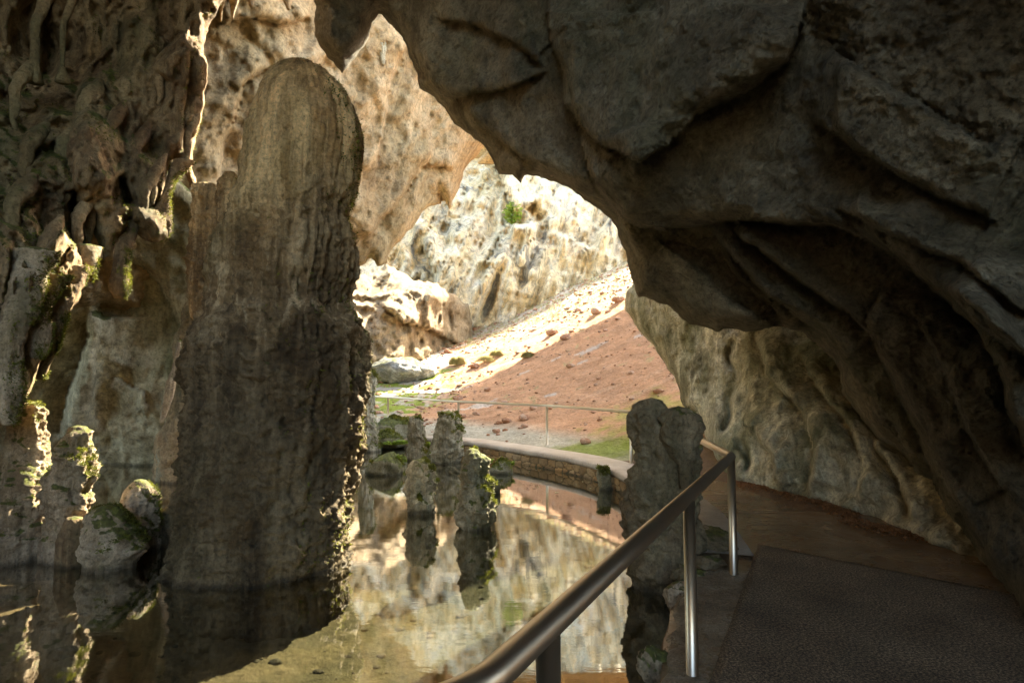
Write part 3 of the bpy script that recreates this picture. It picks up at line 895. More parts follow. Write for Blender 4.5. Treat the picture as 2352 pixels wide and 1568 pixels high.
# big dark overhang on the right
ARCH = [(722, 0), (722, 60), (748, 128), (790, 176), (828, 112), (850, 62), (868, 28), (900, 60), (940, 130), (968, 200), (1010, 240), (1040, 280), (1090, 325), (1130, 358), (1146, 396), (1180, 402), (1192, 416), (1203, 402), (1250, 412), (1310, 438), (1350, 465), (1400, 500), (1418, 520), (1428, 560), (1443, 590), (1450, 640), (1468, 682), (1492, 690), (1532, 702), (1580, 740), (1640, 760), (1720, 757), (1790, 750), (1850, 770), (1908, 810), (1930, 860), (1950, 920), (2000, 990), (2060, 1060), (2110, 1120), (2160, 1185), (2220, 1265), (2270, 1335), (2352, 1440), (2560, 1700), (3300, 1900), (3400, -1500), (640, -1500), (700, -400)]
ov = relief(ARCH,
            [(760, 80, 8.8), (900, 50, 9.2), (1000, 220, 8.8), (1130, 350, 8.2), (1300, 430, 7.3), (1440, 590, 7.6), (1500, 690, 7.7), (1700, 750, 7.2), (1850, 770, 7.0), (1950, 920, 6.8), (2100, 1110, 6.5), (2220, 1260, 5.3), (2352, 1440, 3.9), (2600, 1700, 3.0),
             (1200, 100, 7.2), (1460, 370, 5.6), (1600, 0, 4.9), (1900, 200, 4.3), (2352, 0, 3.4), (2352, 800, 3.6), (1800, 560, 5.9), (2050, 700, 5.0), (1600, 600, 7.0), (2200, 1000, 4.9), (3200, 800, 2.6), (3200, -1200, 2.4), (1200, -900, 4.5), (700, -1200, 4.2), (3200, 1800, 2.6)],
            step=5, rw=48, rd=0.8, thick=0.6, seed=8, jamp=8, thickf=lambda x, y: np.interp(x, [1480, 1650], [0.6, 2.4]),
            folds=[([(1850, -40), (1840, 60), (1810, 140), (1740, 200), (1640, 240), (1570, 300), (1500, 350), (1470, 372), (1420, 350), (1370, 320), (1330, 290), (1300, 240), (1295, 180), (1270, 120), (1258, 60), (1265, -60)], 0.6, 190),
                   ([(2400, 850), (2200, 720), (2120, 640), (2050, 590), (1950, 530), (1850, 512), (1700, 507), (1600, 520), (1560, 524), (1480, 526), (1430, 505), (1380, 450), (1350, 400), (1335, 330), (1320, 260)], 0.7, 130),
                   ([(1265, 160), (1200, 192), (1130, 215), (1040, 228), (1000, 212), (930, 110), (885, 10)], 0.4, 80),
                   ([(1360, 470), (1250, 385), (1170, 340), (1100, 290), (1060, 235)], 0.3, 60),
                   ([(1965, 880), (1900, 770), (1750, 665), (1700, 605), (1610, 518)], 0.6, 60),
                   ([(2010, 770), (1900, 690), (1800, 625), (1740, 570), (1670, 520)], 0.5, 50),
                   ([(2200, 1230), (2130, 1060), (2080, 940), (2010, 800), (1990, 735), (2040, 640)], 0.38, 80),
                   ([(2380, 1080), (2310, 930), (2290, 830), (2220, 725), (2140, 640)], 0.45, 60), ([(2352, 1180), (2260, 1060), (2200, 940), (2150, 820), (2100, 720)], 0.22, 50), ([(2300, 1330), (2220, 1200), (2170, 1100), (2120, 980)], 0.3, 40), ([(2420, 760), (2300, 680), (2200, 600), (2050, 540), (1900, 470)], 0.2, 60), ([(2420, 900), (2330, 790), (2250, 720), (2180, 660)], 0.3, 40), ([(1860, 790), (1780, 720), (1700, 640), (1640, 560)], 0.3, 40), ([(1480, 660), (1465, 600), (1440, 540), (1400, 500)], 0.25, 30), ([(1250, 160), (1180, 100), (1100, 60), (1000, 40)], 0.3, 50),
                   ([(1500, 545), (1600, 610), (1680, 690), (1810, 765)], 0.3, 90),
                   ([(2300, 520), (2100, 420), (1950, 330), (1850, 260)], 0.3, 90), ([(1900, 110), (2000, 170), (2150, 260), (2300, 360)], 0.3, 80), ([(2120, 1120), (2040, 960), (1960, 850)], 0.2, 40)],
            noise=((0.30, 0.8, 'f'), (0.09, 1.5, 'r'), (0.08, 3.2, 'f'), (0.04, 5.0, 'r'), (0.035, 11.0, 'r'), (0.015, 22.0, 'f')))
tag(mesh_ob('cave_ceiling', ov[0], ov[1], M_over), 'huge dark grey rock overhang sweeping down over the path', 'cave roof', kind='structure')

# the cave closes behind and above the camera
u = np.linspace(-0.12 * np.pi, 0.5 * np.pi, 40); v = np.linspace(0, 2 * np.pi, 90, endpoint=False)
U, Vv = np.meshgrid(u, v, indexing='ij')
D = np.stack([np.cos(U) * np.cos(Vv), np.cos(U) * np.sin(Vv), np.sin(U)], -1).reshape(-1, 3)
Ps = np.array([-3.0, -1.5, 0]) + D * np.array([11.5, 14, 11.5]) * (1 + 0.12 * fbm(D * 2.2, 4))[:, None]
I = np.arange(len(Ps)).reshape(40, 90); J = np.roll(I, -1, 1)
q = np.stack([I[:-1], J[:-1], J[1:], I[1:]], -1).reshape(-1, 4)
cen = Ps[q].mean(1)
keep = (cen[:, 1] < 2.5) | ((cen[:, 2] > 6.0) & (cen[:, 1] < np.where(cen[:, 0] > 0, 5.0, 7.5)))
keep &= ~((cen[:, 0] > -5.0) & (cen[:, 0] < 4.0) & (cen[:, 1] < -5.2) & (cen[:, 2] > 2.4))  # opening cut out of view at the back to let in sky fill
ch = blob_geo((5.1, -0.6, 5.7), (3.8, 4.0, 2.3), seed=600, amp=0.12, n=60)  # unseen mass added to shade the overhang's upper right from the rear fill
tag(mesh_ob('cave_ceiling', ch[0], ch[1], M_over), 'unseen dark rock mass added above the viewer to shade the overhang', 'cave roof', kind='structure')
tag(mesh_ob('cave_wall', Ps, [q[keep]], M_shell), 'brown cave rock closing behind the viewer', 'rock wall', kind='structure')

# ------------------------------------------------------------------ pillars and dripstones
def pillar_shape(P, th):
    z = P[:, 2] + 0.35 * pn(np.stack([np.cos(th) * 1.8, np.sin(th) * 1.8, 0 * th + 3], -1)) + 0.12 * pn(np.stack([np.cos(th) * 5, np.sin(th) * 5, 0 * th + 8], -1))
    up = 1 / (1 + np.exp(-(z - 3.9) / 0.15))
    band = np.exp(-((z - 3.05) / 0.45) ** 4)
    c3 = np.stack([np.cos(th) * 6, np.sin(th) * 6, z * 0.15], -1)
    c4 = np.stack([np.cos(th) * 14, np.sin(th) * 14, z * 0.25], -1)
    ex = 0.07 * band * ridge(c3, 2) + 0.02 * band * ridge(c4, 2) + up * 0.018 * ridge(c4, 2)
    # lobes of flowstone bulging out under each veil
    led = (z - 2.55)
    ex = ex + 0.11 * np.exp(-np.maximum(0, -led) / 0.7) / (1 + np.exp(led / 0.03)) - 0.05
    led2 = (z - 3.62)
    ex = ex + 0.06 * np.exp(-np.maximum(0, -led2) / 0.3) / (1 + np.exp(led2 / 0.04))
    led3 = (z - 1.35)
    ex = ex + 0.05 * np.exp(-np.maximum(0, -led3) / 0.4) / (1 + np.exp(led3 / 0.05))
    low_ = 1 / (1 + np.exp((z - 2.3) / 0.25))
    ex = ex + low_ * (0.10 * fbm(P * 1.9 + 40, 3) + 0.06 * ridge(P * np.array([2.6, 2.6, 1.3]) + 60, 3))
    return 1.35 - 1.1 * up - 0.4 * band, ex


# main pillar with its side column and spreading foot
main_rows = [(140, 685, 700), (146, 655, 728), (156, 632, 752), (180, 608, 782), (220, 590, 815), (260, 577, 832), (300, 567, 842), (340, 558, 845), (400, 550, 835), (450, 545, 825), (500, 530, 802), (560, 515, 812), (620, 503, 806), (680, 497, 792), (720, 488, 804), (760, 480, 826),
             (800, 470, 826), (850, 462, 828), (900, 458, 832), (950, 452, 825), (1000, 448, 815), (1050, 446, 812), (1100, 440, 806), (1150, 430, 800), (1200, 418, 794), (1250, 410, 796), (1300, 415, 790), (1340, 430, 770)]
pil_extra = [([(424, 440, 495), (440, 437, 515), (500, 434, 520), (600, 436, 512), (700, 437, 520), (780, 438, 540), (900, 442, 560), (1050, 436, 570), (1090, 432, 580), (1140, 405, 590), (1185, 375, 600), (1220, 350, 610), (1250, 338, 610)], 7.0, dict(ratio=0.5, seg=110, amp=0.08, seed=12, shape=None)),
             ([(396, 518, 535), (402, 508, 546), (420, 502, 551), (500, 498, 560), (620, 480, 560)], 6.9, dict(ratio=0.8, seg=48, amp=0.04, seed=13, shape=None))]
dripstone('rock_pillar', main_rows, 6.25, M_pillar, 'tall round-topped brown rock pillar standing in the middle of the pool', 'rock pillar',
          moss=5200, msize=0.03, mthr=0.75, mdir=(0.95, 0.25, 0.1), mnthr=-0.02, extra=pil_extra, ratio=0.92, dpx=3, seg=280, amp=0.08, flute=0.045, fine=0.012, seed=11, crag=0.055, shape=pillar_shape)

# dark column and its stump behind, between wall and pillar
dripstone('rock_column', [(560, 440, 470), (700, 425, 480), (800, 405, 480), (880, 398, 480), (950, 385, 485), (1020, 362, 485), (1080, 360, 490), (1095, 362, 490)], 11.2, M_curtain,
          'brown rock column half hidden behind the tall pillar', 'rock pillar', moss=500, msize=0.04, ratio=0.8, dpx=5, seg=60, amp=0.12, flute=0.05, seed=21)
dripstone('stalagmite', [(1010, 366, 376), (1018, 362, 382), (1050, 360, 385), (1098, 358, 386)], 10.9, M_stal, 'thin stub of stalagmite beside the brown column at the back of the left pool', 'stalagmite',
          'stalagmites in the pool', moss=500, msize=0.03, ratio=0.9, dpx=4, seg=30, amp=0.03, flute=0.01, seed=22)

S = 'stalagmites in the pool'
KW = dict(ratio=0.9, dpx=3, seg=80, fine=0.016, crag=0.036)
dripstone('stalagmite', [(925, 58, 80), (932, 45, 92), (960, 30, 96), (1010, 12, 92), (1060, 0, 95), (1100, -25, 105), (1160, -60, 115), (1240, -90, 125)], 6.4, M_stalw, 'broad stalagmite at the left edge of the photo with a mossy head', 'stalagmite', S,
          moss=1500, msize=0.025, mthr=0.6, seed=31, amp=0.10, flute=0.04, **KW)
dripstone('stalagmite', [(980, 165, 188), (986, 155, 202), (1000, 148, 212), (1040, 138, 210), (1080, 122, 212), (1120, 112, 206), (1170, 105, 200), (1200, 108, 190), (1235, 100, 190)], 6.3, M_stalw, 'leaning pinkish stalagmite lit along its right side, left of the two low mounds', 'stalagmite', S,
          moss=1300, msize=0.025, mthr=0.72, seed=32, amp=0.10, flute=0.04, **KW)
dripstone('stalagmite', [(1103, 310, 330), (1112, 298, 345), (1140, 285, 355), (1180, 276, 362), (1215, 270, 372), (1235, 272, 366)], 6.7, M_stalw, 'pointed cone shaped stalagmite with bright moss just left of the tall pillar', 'stalagmite', S,
          moss=1500, msize=0.025, mthr=0.5, seed=33, amp=0.045, flute=0.02, **KW)
dripstone('stalagmite', [(1164, 225, 262), (1172, 212, 280), (1195, 205, 300), (1230, 200, 325), (1265, 195, 330), (1290, 205, 300)], 6.05, M_stalw, 'low rounded mossy mound in front of the pointed cone', 'stalagmite', S,
          moss=2600, msize=0.025, mthr=0.4, seed=34, amp=0.07, flute=0.02, **KW)
dripstone('stalagmite', [(1188, 158, 180), (1195, 150, 190), (1220, 140, 196), (1240, 135, 200)], 6.1, M_curtain, 'small dark knob at the foot of the leaning pinkish stalagmite', 'stalagmite', S, seed=35, amp=0.04, flute=0.02, **KW)
# in the lit pool
dripstone('stalagmite', [(850, 838, 850), (856, 832, 860), (880, 830, 862), (920, 828, 858), (960, 822, 858), (990, 815, 868), (1030, 805, 872)], 15.6, M_stal, 'tall thin mossy stalagmite against the right side of the tall pillar', 'stalagmite', S,
          moss=1100, msize=0.06, mthr=0.6, seed=41, amp=0.09, flute=0.03, **{**KW, 'fine': 0.03})
dripstone('stalagmite', [(956, 945, 962), (960, 939, 970), (985, 937, 973), (1020, 938, 978), (1040, 936, 985), (1056, 936, 990)], 13.9, M_stal, 'pale flat-topped stalagmite joined at its foot to a wider one', 'stalagmite', S,
          moss=900, msize=0.05, mthr=0.75, seed=42, amp=0.05, flute=0.03, **{**KW, 'fine': 0.025})
dripstone('stalagmite', [(949, 1012, 1048), (953, 1004, 1056), (975, 1000, 1059), (1010, 996, 1061), (1035, 985, 1062), (1050, 980, 1060), (1062, 984, 1056)], 13.5, M_stal, 'wide squat mossy stalagmite in front of the red slope', 'stalagmite', S,
          moss=2000, msize=0.05, mthr=0.6, seed=43, amp=0.09, flute=0.03, **{**KW, 'fine': 0.025})
dripstone('stalagmite', [(1057, 955, 975), (1060, 946, 986), (1072, 938, 998), (1100, 936, 1002), (1130, 934, 997), (1150, 932, 1001), (1172, 938, 998)], 8.5, M_stal, 'knobbly brown stalagmite with moss top, left of the taller one in mid pool', 'stalagmite', S,
          moss=1500, msize=0.035, mthr=0.75, seed=44, amp=0.085, flute=0.02, **KW)
dripstone('stalagmite', [(1032, 1075, 1096), (1036, 1066, 1106), (1050, 1060, 1118), (1075, 1058, 1124), (1100, 1062, 1126), (1130, 1058, 1130), (1165, 1052, 1133), (1190, 1050, 1134), (1210, 1060, 1125)], 7.6, M_stal, 'tallest knobbly stalagmite in the middle of the bright pool', 'stalagmite', S,
          moss=1800, msize=0.035, mthr=0.85, seed=45, amp=0.11, flute=0.03, **KW)
MR = 'mossy rocks in the pool'
def wblob(name, px, pyt, pyb, hw, Y, mat, label, seed, moss, ms=0.04, cat='rock', grp=MR, ratio=0.8):
    b = at(px, pyb, Y); t0 = at(px, pyt, Y)
    hw_ = hw / FPX * Y
    h = t0[2] - b[2]
    return blob(name, (b[0], Y, b[2] + h * 0.15), (hw_, hw_ * ratio, h * 0.85), mat, label, cat, grp, moss=moss, msize=ms, mthr=0.35, seed=seed, amp=0.22)
wblob('mossy_rock', 885, 1040, 1088, 38, 11.9, M_mossyrock, 'low mossy rock with a fern on its back right of the tall pillar', 51, 1800)
wblob('mossy_rock', 1152, 1055, 1088, 25, 12.0, M_mossyrock, 'small mossy rock right of the tallest knobbly stalagmite', 52, 1200)
wblob('mossy_rock', 1134, 1097, 1129, 13, 9.9, M_mossyrock, 'tiny mossy rock touching the waterline behind the tallest knobbly stalagmite', 53, 700)
wblob('mossy_rock', 905, 955, 1005, 44, 16.8, M_mossyrock, 'wide moss covered rock on the far shore under the railing', 54, 2600, 0.05)
wblob('mossy_rock', 893, 990, 1015, 34, 16.2, M_mossyrock, 'low flat mossy rock lying in front of the wide mossy one on the shore', 55, 1600, 0.05)
dripstone('stalagmite', [(1073, 1376, 1392), (1078, 1370, 1400), (1090, 1370, 1402), (1100, 1374, 1402), (1115, 1374, 1404), (1126, 1376, 1406)], 10.2, M_mossyrock, 'short moss covered stub alone in the water near the retaining wall', 'stalagmite', S,
          moss=1600, msize=0.035, mthr=0.1, seed=46, amp=0.03, flute=0.0, **KW)
# twin-headed stalagmite beside the handrail
twA = [(920, 1470, 1520), (926, 1456, 1534), (945, 1450, 1540), (975, 1449, 1552), (1000, 1451, 1585), (1025, 1457, 1600), (1060, 1462, 1602), (1085, 1452, 1604), (1110, 1434, 1606), (1150, 1431, 1606), (1200, 1436, 1610), (1260, 1443, 1612), (1310, 1448, 1622), (1345, 1452, 1625)]
twB = [(938, 1540, 1572), (942, 1522, 1596), (960, 1512, 1609), (990, 1513, 1611), (1020, 1526, 1606), (1050, 1545, 1600), (1075, 1562, 1590)]
dripstone('stalagmite', twA, 5.55, M_stalg, 'large dark double-headed stalagmite rising beside the near handrail', 'stalagmite', S, moss=700, msize=0.02, mthr=0.9,
          extra=[(twB, 5.28, dict(seed=48, zbase=0.95, amp=0.05, ratio=0.75))], ratio=0.85, dpx=4, seg=130, amp=0.10, flute=0.02, fine=0.016, crag=0.035, seed=47)

# hanging dripstones
H = 'stalactites hanging at the left'
def hang(rows, Y, mat, label, seed, moss=0, **kw):
    k = dict(ratio=0.9, dpx=4, seg=44, amp=0.04, flute=0.03, fine=0.012, hang=True, seed=seed); k.update(kw)
    zt = float(at(0, rows[0][0], Y)[2]); zb = float(at(0, rows[-1][0], Y)[2])
    k['yshift'] = ([zb, zt - 0.5 * (zt - zb), zt], [0, 0.02, min(0.3, 0.35 * (zt - zb))])
    return dripstone('stalactite', rows, Y, mat, label, 'stalactite', H, moss=moss, msize=0.025, mthr=0.35, mdir=(0.9, 0.3, 0.2), mnthr=-0.2, **k)
hang([(460, 270, 296), (500, 268, 294), (540, 266, 300), (580, 262, 294), (620, 256, 290), (660, 250, 294), (676, 256, 290), (683, 266, 282)], 6.9, M_curtain, 'bright mossy drop-shaped stalactite lit on its right', 61, 2200, amp=0.03)
hang([(350, 376, 420), (375, 368, 400), (410, 368, 386), (460, 368, 388), (500, 322, 388), (535, 312, 384), (552, 335, 362)], 7.3, M_curtain, 'hooked stalactite ending in a mossy block beside the arch of rock', 62, 1400)
hang([(-80, 68, 96), (0, 66, 92), (80, 70, 88), (150, 68, 88), (190, 60, 100)], 6.9, M_curtain, 'long thin dark column in the upper left corner', 63, amp=0.015, crag=0.012)
hang([(-80, 132, 156), (0, 134, 152), (80, 136, 148), (150, 138, 146), (190, 128, 160)], 7.0, M_curtain, 'second dark slender column, right of the one in the upper left corner', 64, amp=0.015, crag=0.012)
hang([(560, 150, 215), (600, 178, 218), (630, 196, 216), (645, 202, 212)], 6.4, M_stalw, 'short grey pendant with a mossy tip above the dark recess', 65, 500)
hang([(560, -20, 70), (640, -10, 60), (720, -5, 62), (800, -10, 40), (900, -10, 48), (950, 0, 44), (975, 8, 32)], 5.3, M_stalw, 'bulky sunlit mossy pendant on the left edge of the photo', 66, 2400)
hang([(620, 50, 110), (700, 48, 96), (760, 50, 112), (800, 60, 108), (822, 74, 96)], 5.6, M_stalw, 'round-ended knobbly pendant with yellow moss on its right', 67, 2200)
hang([(600, 100, 160), (680, 110, 150), (740, 120, 146), (800, 112, 130), (830, 92, 116), (870, 84, 100)], 5.9, M_curtain, 'slim ragged pendant edged with bright moss beside the dark recess', 68, 1800)
FR = 'ragged dripstones fringing the dark curtain'
rf = np.random.RandomState(31)
for k, (px, y0, y1, w_, Y) in enumerate([(205, 420, 560, 18, 6.9), (235, 380, 520, 15, 7.0), (330, 400, 520, 16, 7.2), (352, 380, 470, 12, 7.3), (170, 470, 600, 16, 6.6), (310, 300, 430, 14, 7.4), (120, 430, 560, 20, 6.7), (90, 520, 680, 16, 6.0),
                                     (25, 420, 560, 22, 6.0), (250, 250, 380, 15, 7.2), (400, 200, 350, 12, 7.9), (428, 260, 400, 11, 8.0), (190, 200, 330, 20, 7.2), (140, 300, 420, 18, 7.0), (60, 300, 420, 20, 6.6), (365, 120, 240, 14, 7.9), (415, 60, 170, 12, 8.2), (30, 150, 300, 16, 6.8)]):
    ln = y1 - y0
    wob_ = rf.normal(size=5) * 3
    rows = [(y0 - 45, px - w_ * .3, px + w_ * .3), (y0 - 20, px - w_ * .9, px + w_ * .9), (y0 + 10, px - w_ * 1.1 + wob_[0], px + w_ * 1.1 + wob_[0]), (y0 + ln * .35, px - w_ * .7 + wob_[1], px + w_ * .7 + wob_[1]), (y0 + ln * .6, px - w_ * .75 + wob_[2], px + w_ * .7 + wob_[2]), (y0 + ln * .85, px - w_ * .4 + wob_[3], px + w_ * .45 + wob_[3]), (y1, px - 2 + wob_[4], px + 3 + wob_[4])]
    o = hang(rows, Y - 0.15, M_curtain, 'small ragged dripstone fringing the dark brown rock curtain', 500 + k, 0, amp=0.03, crag=0.022)
    o['group'] = FR
VS = 'small stalactites at the top edge'
for k, (rows, Y, lab) in enumerate([
        ([(-60, 520, 560), (0, 526, 545), (30, 530, 538), (45, 532, 535)], 9.0, 'longest of the small pointed stalactites at the top edge'),
        ([(-60, 490, 530), (0, 498, 514), (25, 504, 510), (50, 506, 509)], 8.8, 'leftmost small stalactite at the top edge, touching the curtain'),
        ([(-60, 640, 680), (0, 648, 668), (22, 660, 666)], 10.5, 'short broad stalactite at the top edge left of the hanging dark rock'),
        ([(-60, 560, 600), (0, 568, 584), (15, 574, 580)], 10.0, 'stubby stalactite between two longer ones at the top edge'),
        ([(60, 855, 892), (90, 862, 888), (120, 868, 886), (150, 878, 884)], 15.8, 'green stained stalactite cluster on the tan vault')]):
    o = hang(rows, Y, M_vault if k != 4 else M_stal, lab, 70 + k, 0, amp=0.06)
    o['group'] = VS
hang([(780, 384, 392), (800, 386, 400), (850, 386, 404), (900, 378, 400), (940, 370, 388), (970, 366, 374)], 10.3, M_stalw, 'bright sunlit blade of rock hanging in front of the pale rear wall', 80, 0, ratio=0.5)

# ------------------------------------------------------------------ boulder and scatter on the slope
b = at(915, 860, 24.0)
Vb, Fb = merge([blob_geo((b[0], 24, b[2] + 0.1), (1.1, 1.2, 0.62), seed=91, amp=0.2, n=40), blob_geo((b[0] + 0.7, 24.3, b[2] + .1), (0.85, 0.9, 0.42), seed=92, amp=0.2, n=32)])
tag(mesh_ob('boulder', Vb, Fb, M_boulder), 'big grey boulder at the foot of the pale cliff', 'boulder')

rs = np.random.RandomState(3)
spots = [(1130, 770, 22), (1325, 765, 21), (1100, 465, 0)]
G = 'loose red stones on the slope'
def on_ground(px, py):
    """follow the view ray down to the ground"""
    Y = np.arange(4, 45, 0.05)
    P = at(px, py, Y)
    z = ground_z(P[:, 0], P[:, 1])
    k = np.argmax(P[:, 2] < z) if (P[:, 2] < z).any() else len(Y) - 1
    return np.array([P[k, 0], P[k, 1], z[k]])
for k, (px, py, s, lab) in enumerate([
        (1233, 1043 - 10, 0, None), (1204, 965, .16, 'squarish red stone behind the wall left of the middle post'), (1163, 970, .14, 'low red stone near the far railing, left of the squarish one'), (1462, 1090, 0, None),
        (1446, 1082, 0, None), (1270, 768, .30, 'reddish stone high on the slope below the pale grass'), (1120, 898, .13, 'single red stone on the open slope above the railing'), (1300, 780, .25, 'flat reddish stone near the top of the red slope'),
        (1420, 695, .30, 'large orange stone at the right top of the slope'), (1370, 720, .26, 'orange stone just under the pale stony band'), (1460, 1095, 0, None), (1140, 993, .11, 'small red stone just behind the coping'), (1345, 1020, .13, 'red stone beside the middle of the far railing'),
        (1225, 940, .12, 'dark red stone showing right above the far rail'), (1060, 960, .14, 'red stone between the two left railing posts'), (1090, 845, .2, 'red stone beside the grass tufts')]):
    if not s: continue
    p = on_ground(px, py)
    V, F = blob_geo((p[0], p[1], p[2] + s * 0.35), (s, s * 0.8, s * 0.6), seed=200 + k, amp=0.2, n=14)
    tag(mesh_ob('stone', V, F, M_redrock, smooth=False), lab, 'stone', G)

parts = []
cnt = 0
while cnt < 2600:
    x = rs.uniform(-6, 8); y = rs.uniform(14.5, 38) 
    if float(pool_d(np.array([x]), np.array([y]))[0]) > -0.8: continue
    dens = 0.4 + 0.9 * (y > 28) + (0.7 if (x < -1.5 and y < 24) else 0)
    if rs.rand() > dens + 0.5 * float(pn(np.array([[x * .6, y * .6, 0]]))[0]): continue
    s = rs.lognormal(-3.25, 0.55) * (1.2 if y > 28 else 1.0)
    z = float(ground_z(np.array([x]), np.array([y]))[0])
    V, F = blob_geo((x, y, z + s * 0.2), (s, s * rs.uniform(.6, 1), s * rs.uniform(.4, .7)), seed=rs.randint(9999), amp=0.25, n=6)
    parts.append((V, F)); cnt += 1
V, F = merge(parts)
tag(mesh_ob('gravel', V, F, M_redrock, smooth=False, origin=(0, 20, 2)), kind='stuff')


parts = []
rs = np.random.RandomState(11)
for _ in range(900):
    x = rs.uniform(-6.5, 1.2); y = rs.uniform(2.2, 12)
    if float(pool_d(np.array([x]), np.array([y]))[0]) < 0.1: continue
    sz = rs.lognormal(-3.3, 0.6)
    z = float(ground_z(np.array([x]), np.array([y]))[0])
    parts.append(blob_geo((x, y, z), (sz, sz * rs.uniform(.6, 1), sz * rs.uniform(.3, .6)), seed=rs.randint(9999), amp=0.25, n=7))
V, F = merge(parts)
tag(mesh_ob('pool_pebbles', V, F, M_pebble, origin=(-2, 5, -.4)), kind='stuff')


def tuft(name, p, n, L, spread, mat, label, cat, group, wid=0.12, seed=0, droop=0.5, dome=0.0):
    r_ = np.random.RandomState(seed)
    Vs = []; Fs = []
    for k in range(n):
        a = r_.uniform(0, 2 * np.pi); rr = spread * math.sqrt(r_.rand())
        b0 = np.array([p[0] + rr * math.cos(a), p[1] + rr * math.sin(a) * 0.7, p[2] - 0.02])
        l = L * r_.uniform(0.5, 1.2) * (1 - 0.6 * (rr / spread) ** 2)
        b0[2] += dome * (1 - (rr / spread) ** 2)
        a2 = a + r_.normal() * 0.8
        out = np.array([math.cos(a2), math.sin(a2), 0])
        side = np.array([-out[1], out[0], 0]) * l * wid
        m = b0 + np.array([0, 0, l * 0.6]) + out * l * 0.3 * droop
        e = b0 + np.array([0, 0, l * (1 - 0.35 * droop)]) + out * l * 0.8 * droop
        i = len(Vs)
        Vs += [b0 - side, b0 + side, m + side * .8, m - side * .8, e]
        Fs.append(i)
    V = np.array(Vs); i = np.array(Fs)
    F = [np.stack([i, i + 1, i + 2, i + 3], -1), np.stack([i + 3, i + 2, i + 4], -1)]
    return tag(mesh_ob(name, V, F, mat, smooth=False), label, cat, group)


FG = 'ferns at the water edge'
for k, (px, py, Y, sp, lab) in enumerate([(905, 1018, 15.8, .35, 'wide patch of bright fern on the shore left of the pale flat-topped stalagmite'), (925, 1016, 15.6, .25, 'bright fern patch touching the pale flat-topped stalagmite'), (985, 1020, 14.9, .16, 'small fern between the two joined stalagmites'),
                                         (912, 1050, 11.9, .08, 'tiny fern on the low mossy rock'), (1175, 1066, 12.1, .05, 'tiny fern on the right of the small mossy rock'), (1126, 1060, 12.1, .05, 'tiny fern left of the small mossy rock')]):
    b = at(px, py, Y)
    tuft('fern', b, 260 if sp > .2 else 90, 0.13, sp, M_fern, lab, 'fern', FG, 0.12, 300 + k, 1.0)
GG = 'grass tufts on the slope'
for k, (px, py, sp, L, lab) in enumerate([(1050, 832, .40, .38, 'rounded brownish grass tuft nearest the grey boulder'), (1115, 826, .5, .22, 'low pale green grass tuft in the middle of three'), (1140, 812, .35, .25, 'pale grass tuft above the low green one'), (1212, 815, .3, .25, 'pale grass tuft furthest right on the red slope')]):
    p = on_ground(px, py + 6)
    tuft('grass_tuft', p, 1500, L, sp * 0.9, M_tuft, lab, 'grass', GG, 0.03, 320 + k, 1.2, dome=sp * 0.35)
p = at(1178, 500, 40)
bv, bf = blob_geo((p[0], 38.6, p[2] - 0.2), (0.45, 0.35, 0.55), seed=340, amp=0.35, n=24)
gb = moss_geo(bv, bf, 600, 0.26, (0, -0.3, 1), -0.6, 340, nthr=-2)
tag(mesh_ob('bush', gb[0], gb[1], M_fern, smooth=False), 'bright green bush growing on the pale cliff', 'bush')

# pale dry grass along the cliff foot: one mass
Vs = []; Fs = []
r_ = np.random.RandomState(5)
xs_ = r_.uniform(-6, 9, 9000); ys_ = r_.uniform(28, 39, 9000)
zs_ = ground_z(xs_, ys_)
ok = (ys_ > 29 + 1.5 * fbm(np.stack([xs_, ys_, xs_ * 0], -1) * .6, 2)) & (fbm(np.stack([xs_, ys_, xs_ * 0], -1) * .7, 3) > 0.0)
xs_, ys_, zs_ = xs_[ok], ys_[ok], zs_[ok]
n = len(xs_)
b0 = np.stack([xs_, ys_, zs_ - 0.02], -1)
an = r_.uniform(0, 2 * np.pi, n); L = r_.uniform(0.08, 0.28, n)
o_ = np.stack([np.cos(an), np.sin(an), 0 * an], -1)
sd_ = np.stack([-np.sin(an), np.cos(an), 0 * an], -1) * (0.015)
V = np.stack([b0 - sd_, b0 + sd_, b0 + o_ * (L * .6)[:, None] + np.array([0, 0, 1]) * L[:, None]], 1).reshape(-1, 3)
tag(mesh_ob('dry_grass', V, [np.arange(3 * n).reshape(-1, 3)], M_grass, smooth=False, origin=(0, 30, 4)), kind='stuff')

# ------------------------------------------------------------------ retaining wall round the pool
C = EDGE[5:15]
def dense(C, st):
    out = []
    # Catmull-Rom
    P = np.vstack([2 * C[0] - C[1], C, 2 * C[-1] - C[-2]])
    for k in range(1, len(P) - 2):
        n = max(2, int(np.linalg.norm(P[k + 1] - P[k]) / st))
        for s in np.arange(n) / n:
            out.append(0.5 * ((2 * P[k]) + (-P[k - 1] + P[k + 1]) * s + (2 * P[k - 1] - 5 * P[k] + 4 * P[k + 1] - P[k + 2]) * s ** 2 + (-P[k - 1] + 3 * P[k] - 3 * P[k + 1] + P[k + 2]) * s ** 3))
    out.append(C[-1])
    return np.array(out)
cur = dense(C, 0.03)
T = np.gradient(cur, axis=0); T /= np.linalg.norm(T, axis=1)[:, None]
Nn = np.stack([T[:, 1], -T[:, 0]], -1)         # away from the pool
arc = np.concatenate([[0], np.cumsum(np.linalg.norm(np.diff(cur, axis=0), axis=1))])
rwall = empty('retaining_wall', (1.2, 11.5, 0))
tag(rwall, 'curved low stone retaining wall with pale concrete top round the far side of the pool', 'wall')
zz = np.arange(-0.55, 0.2501, 0.02)
Au, Zu = np.meshgrid(arc, zz)
rsv = np.random.RandomState(12)
pts_ = []
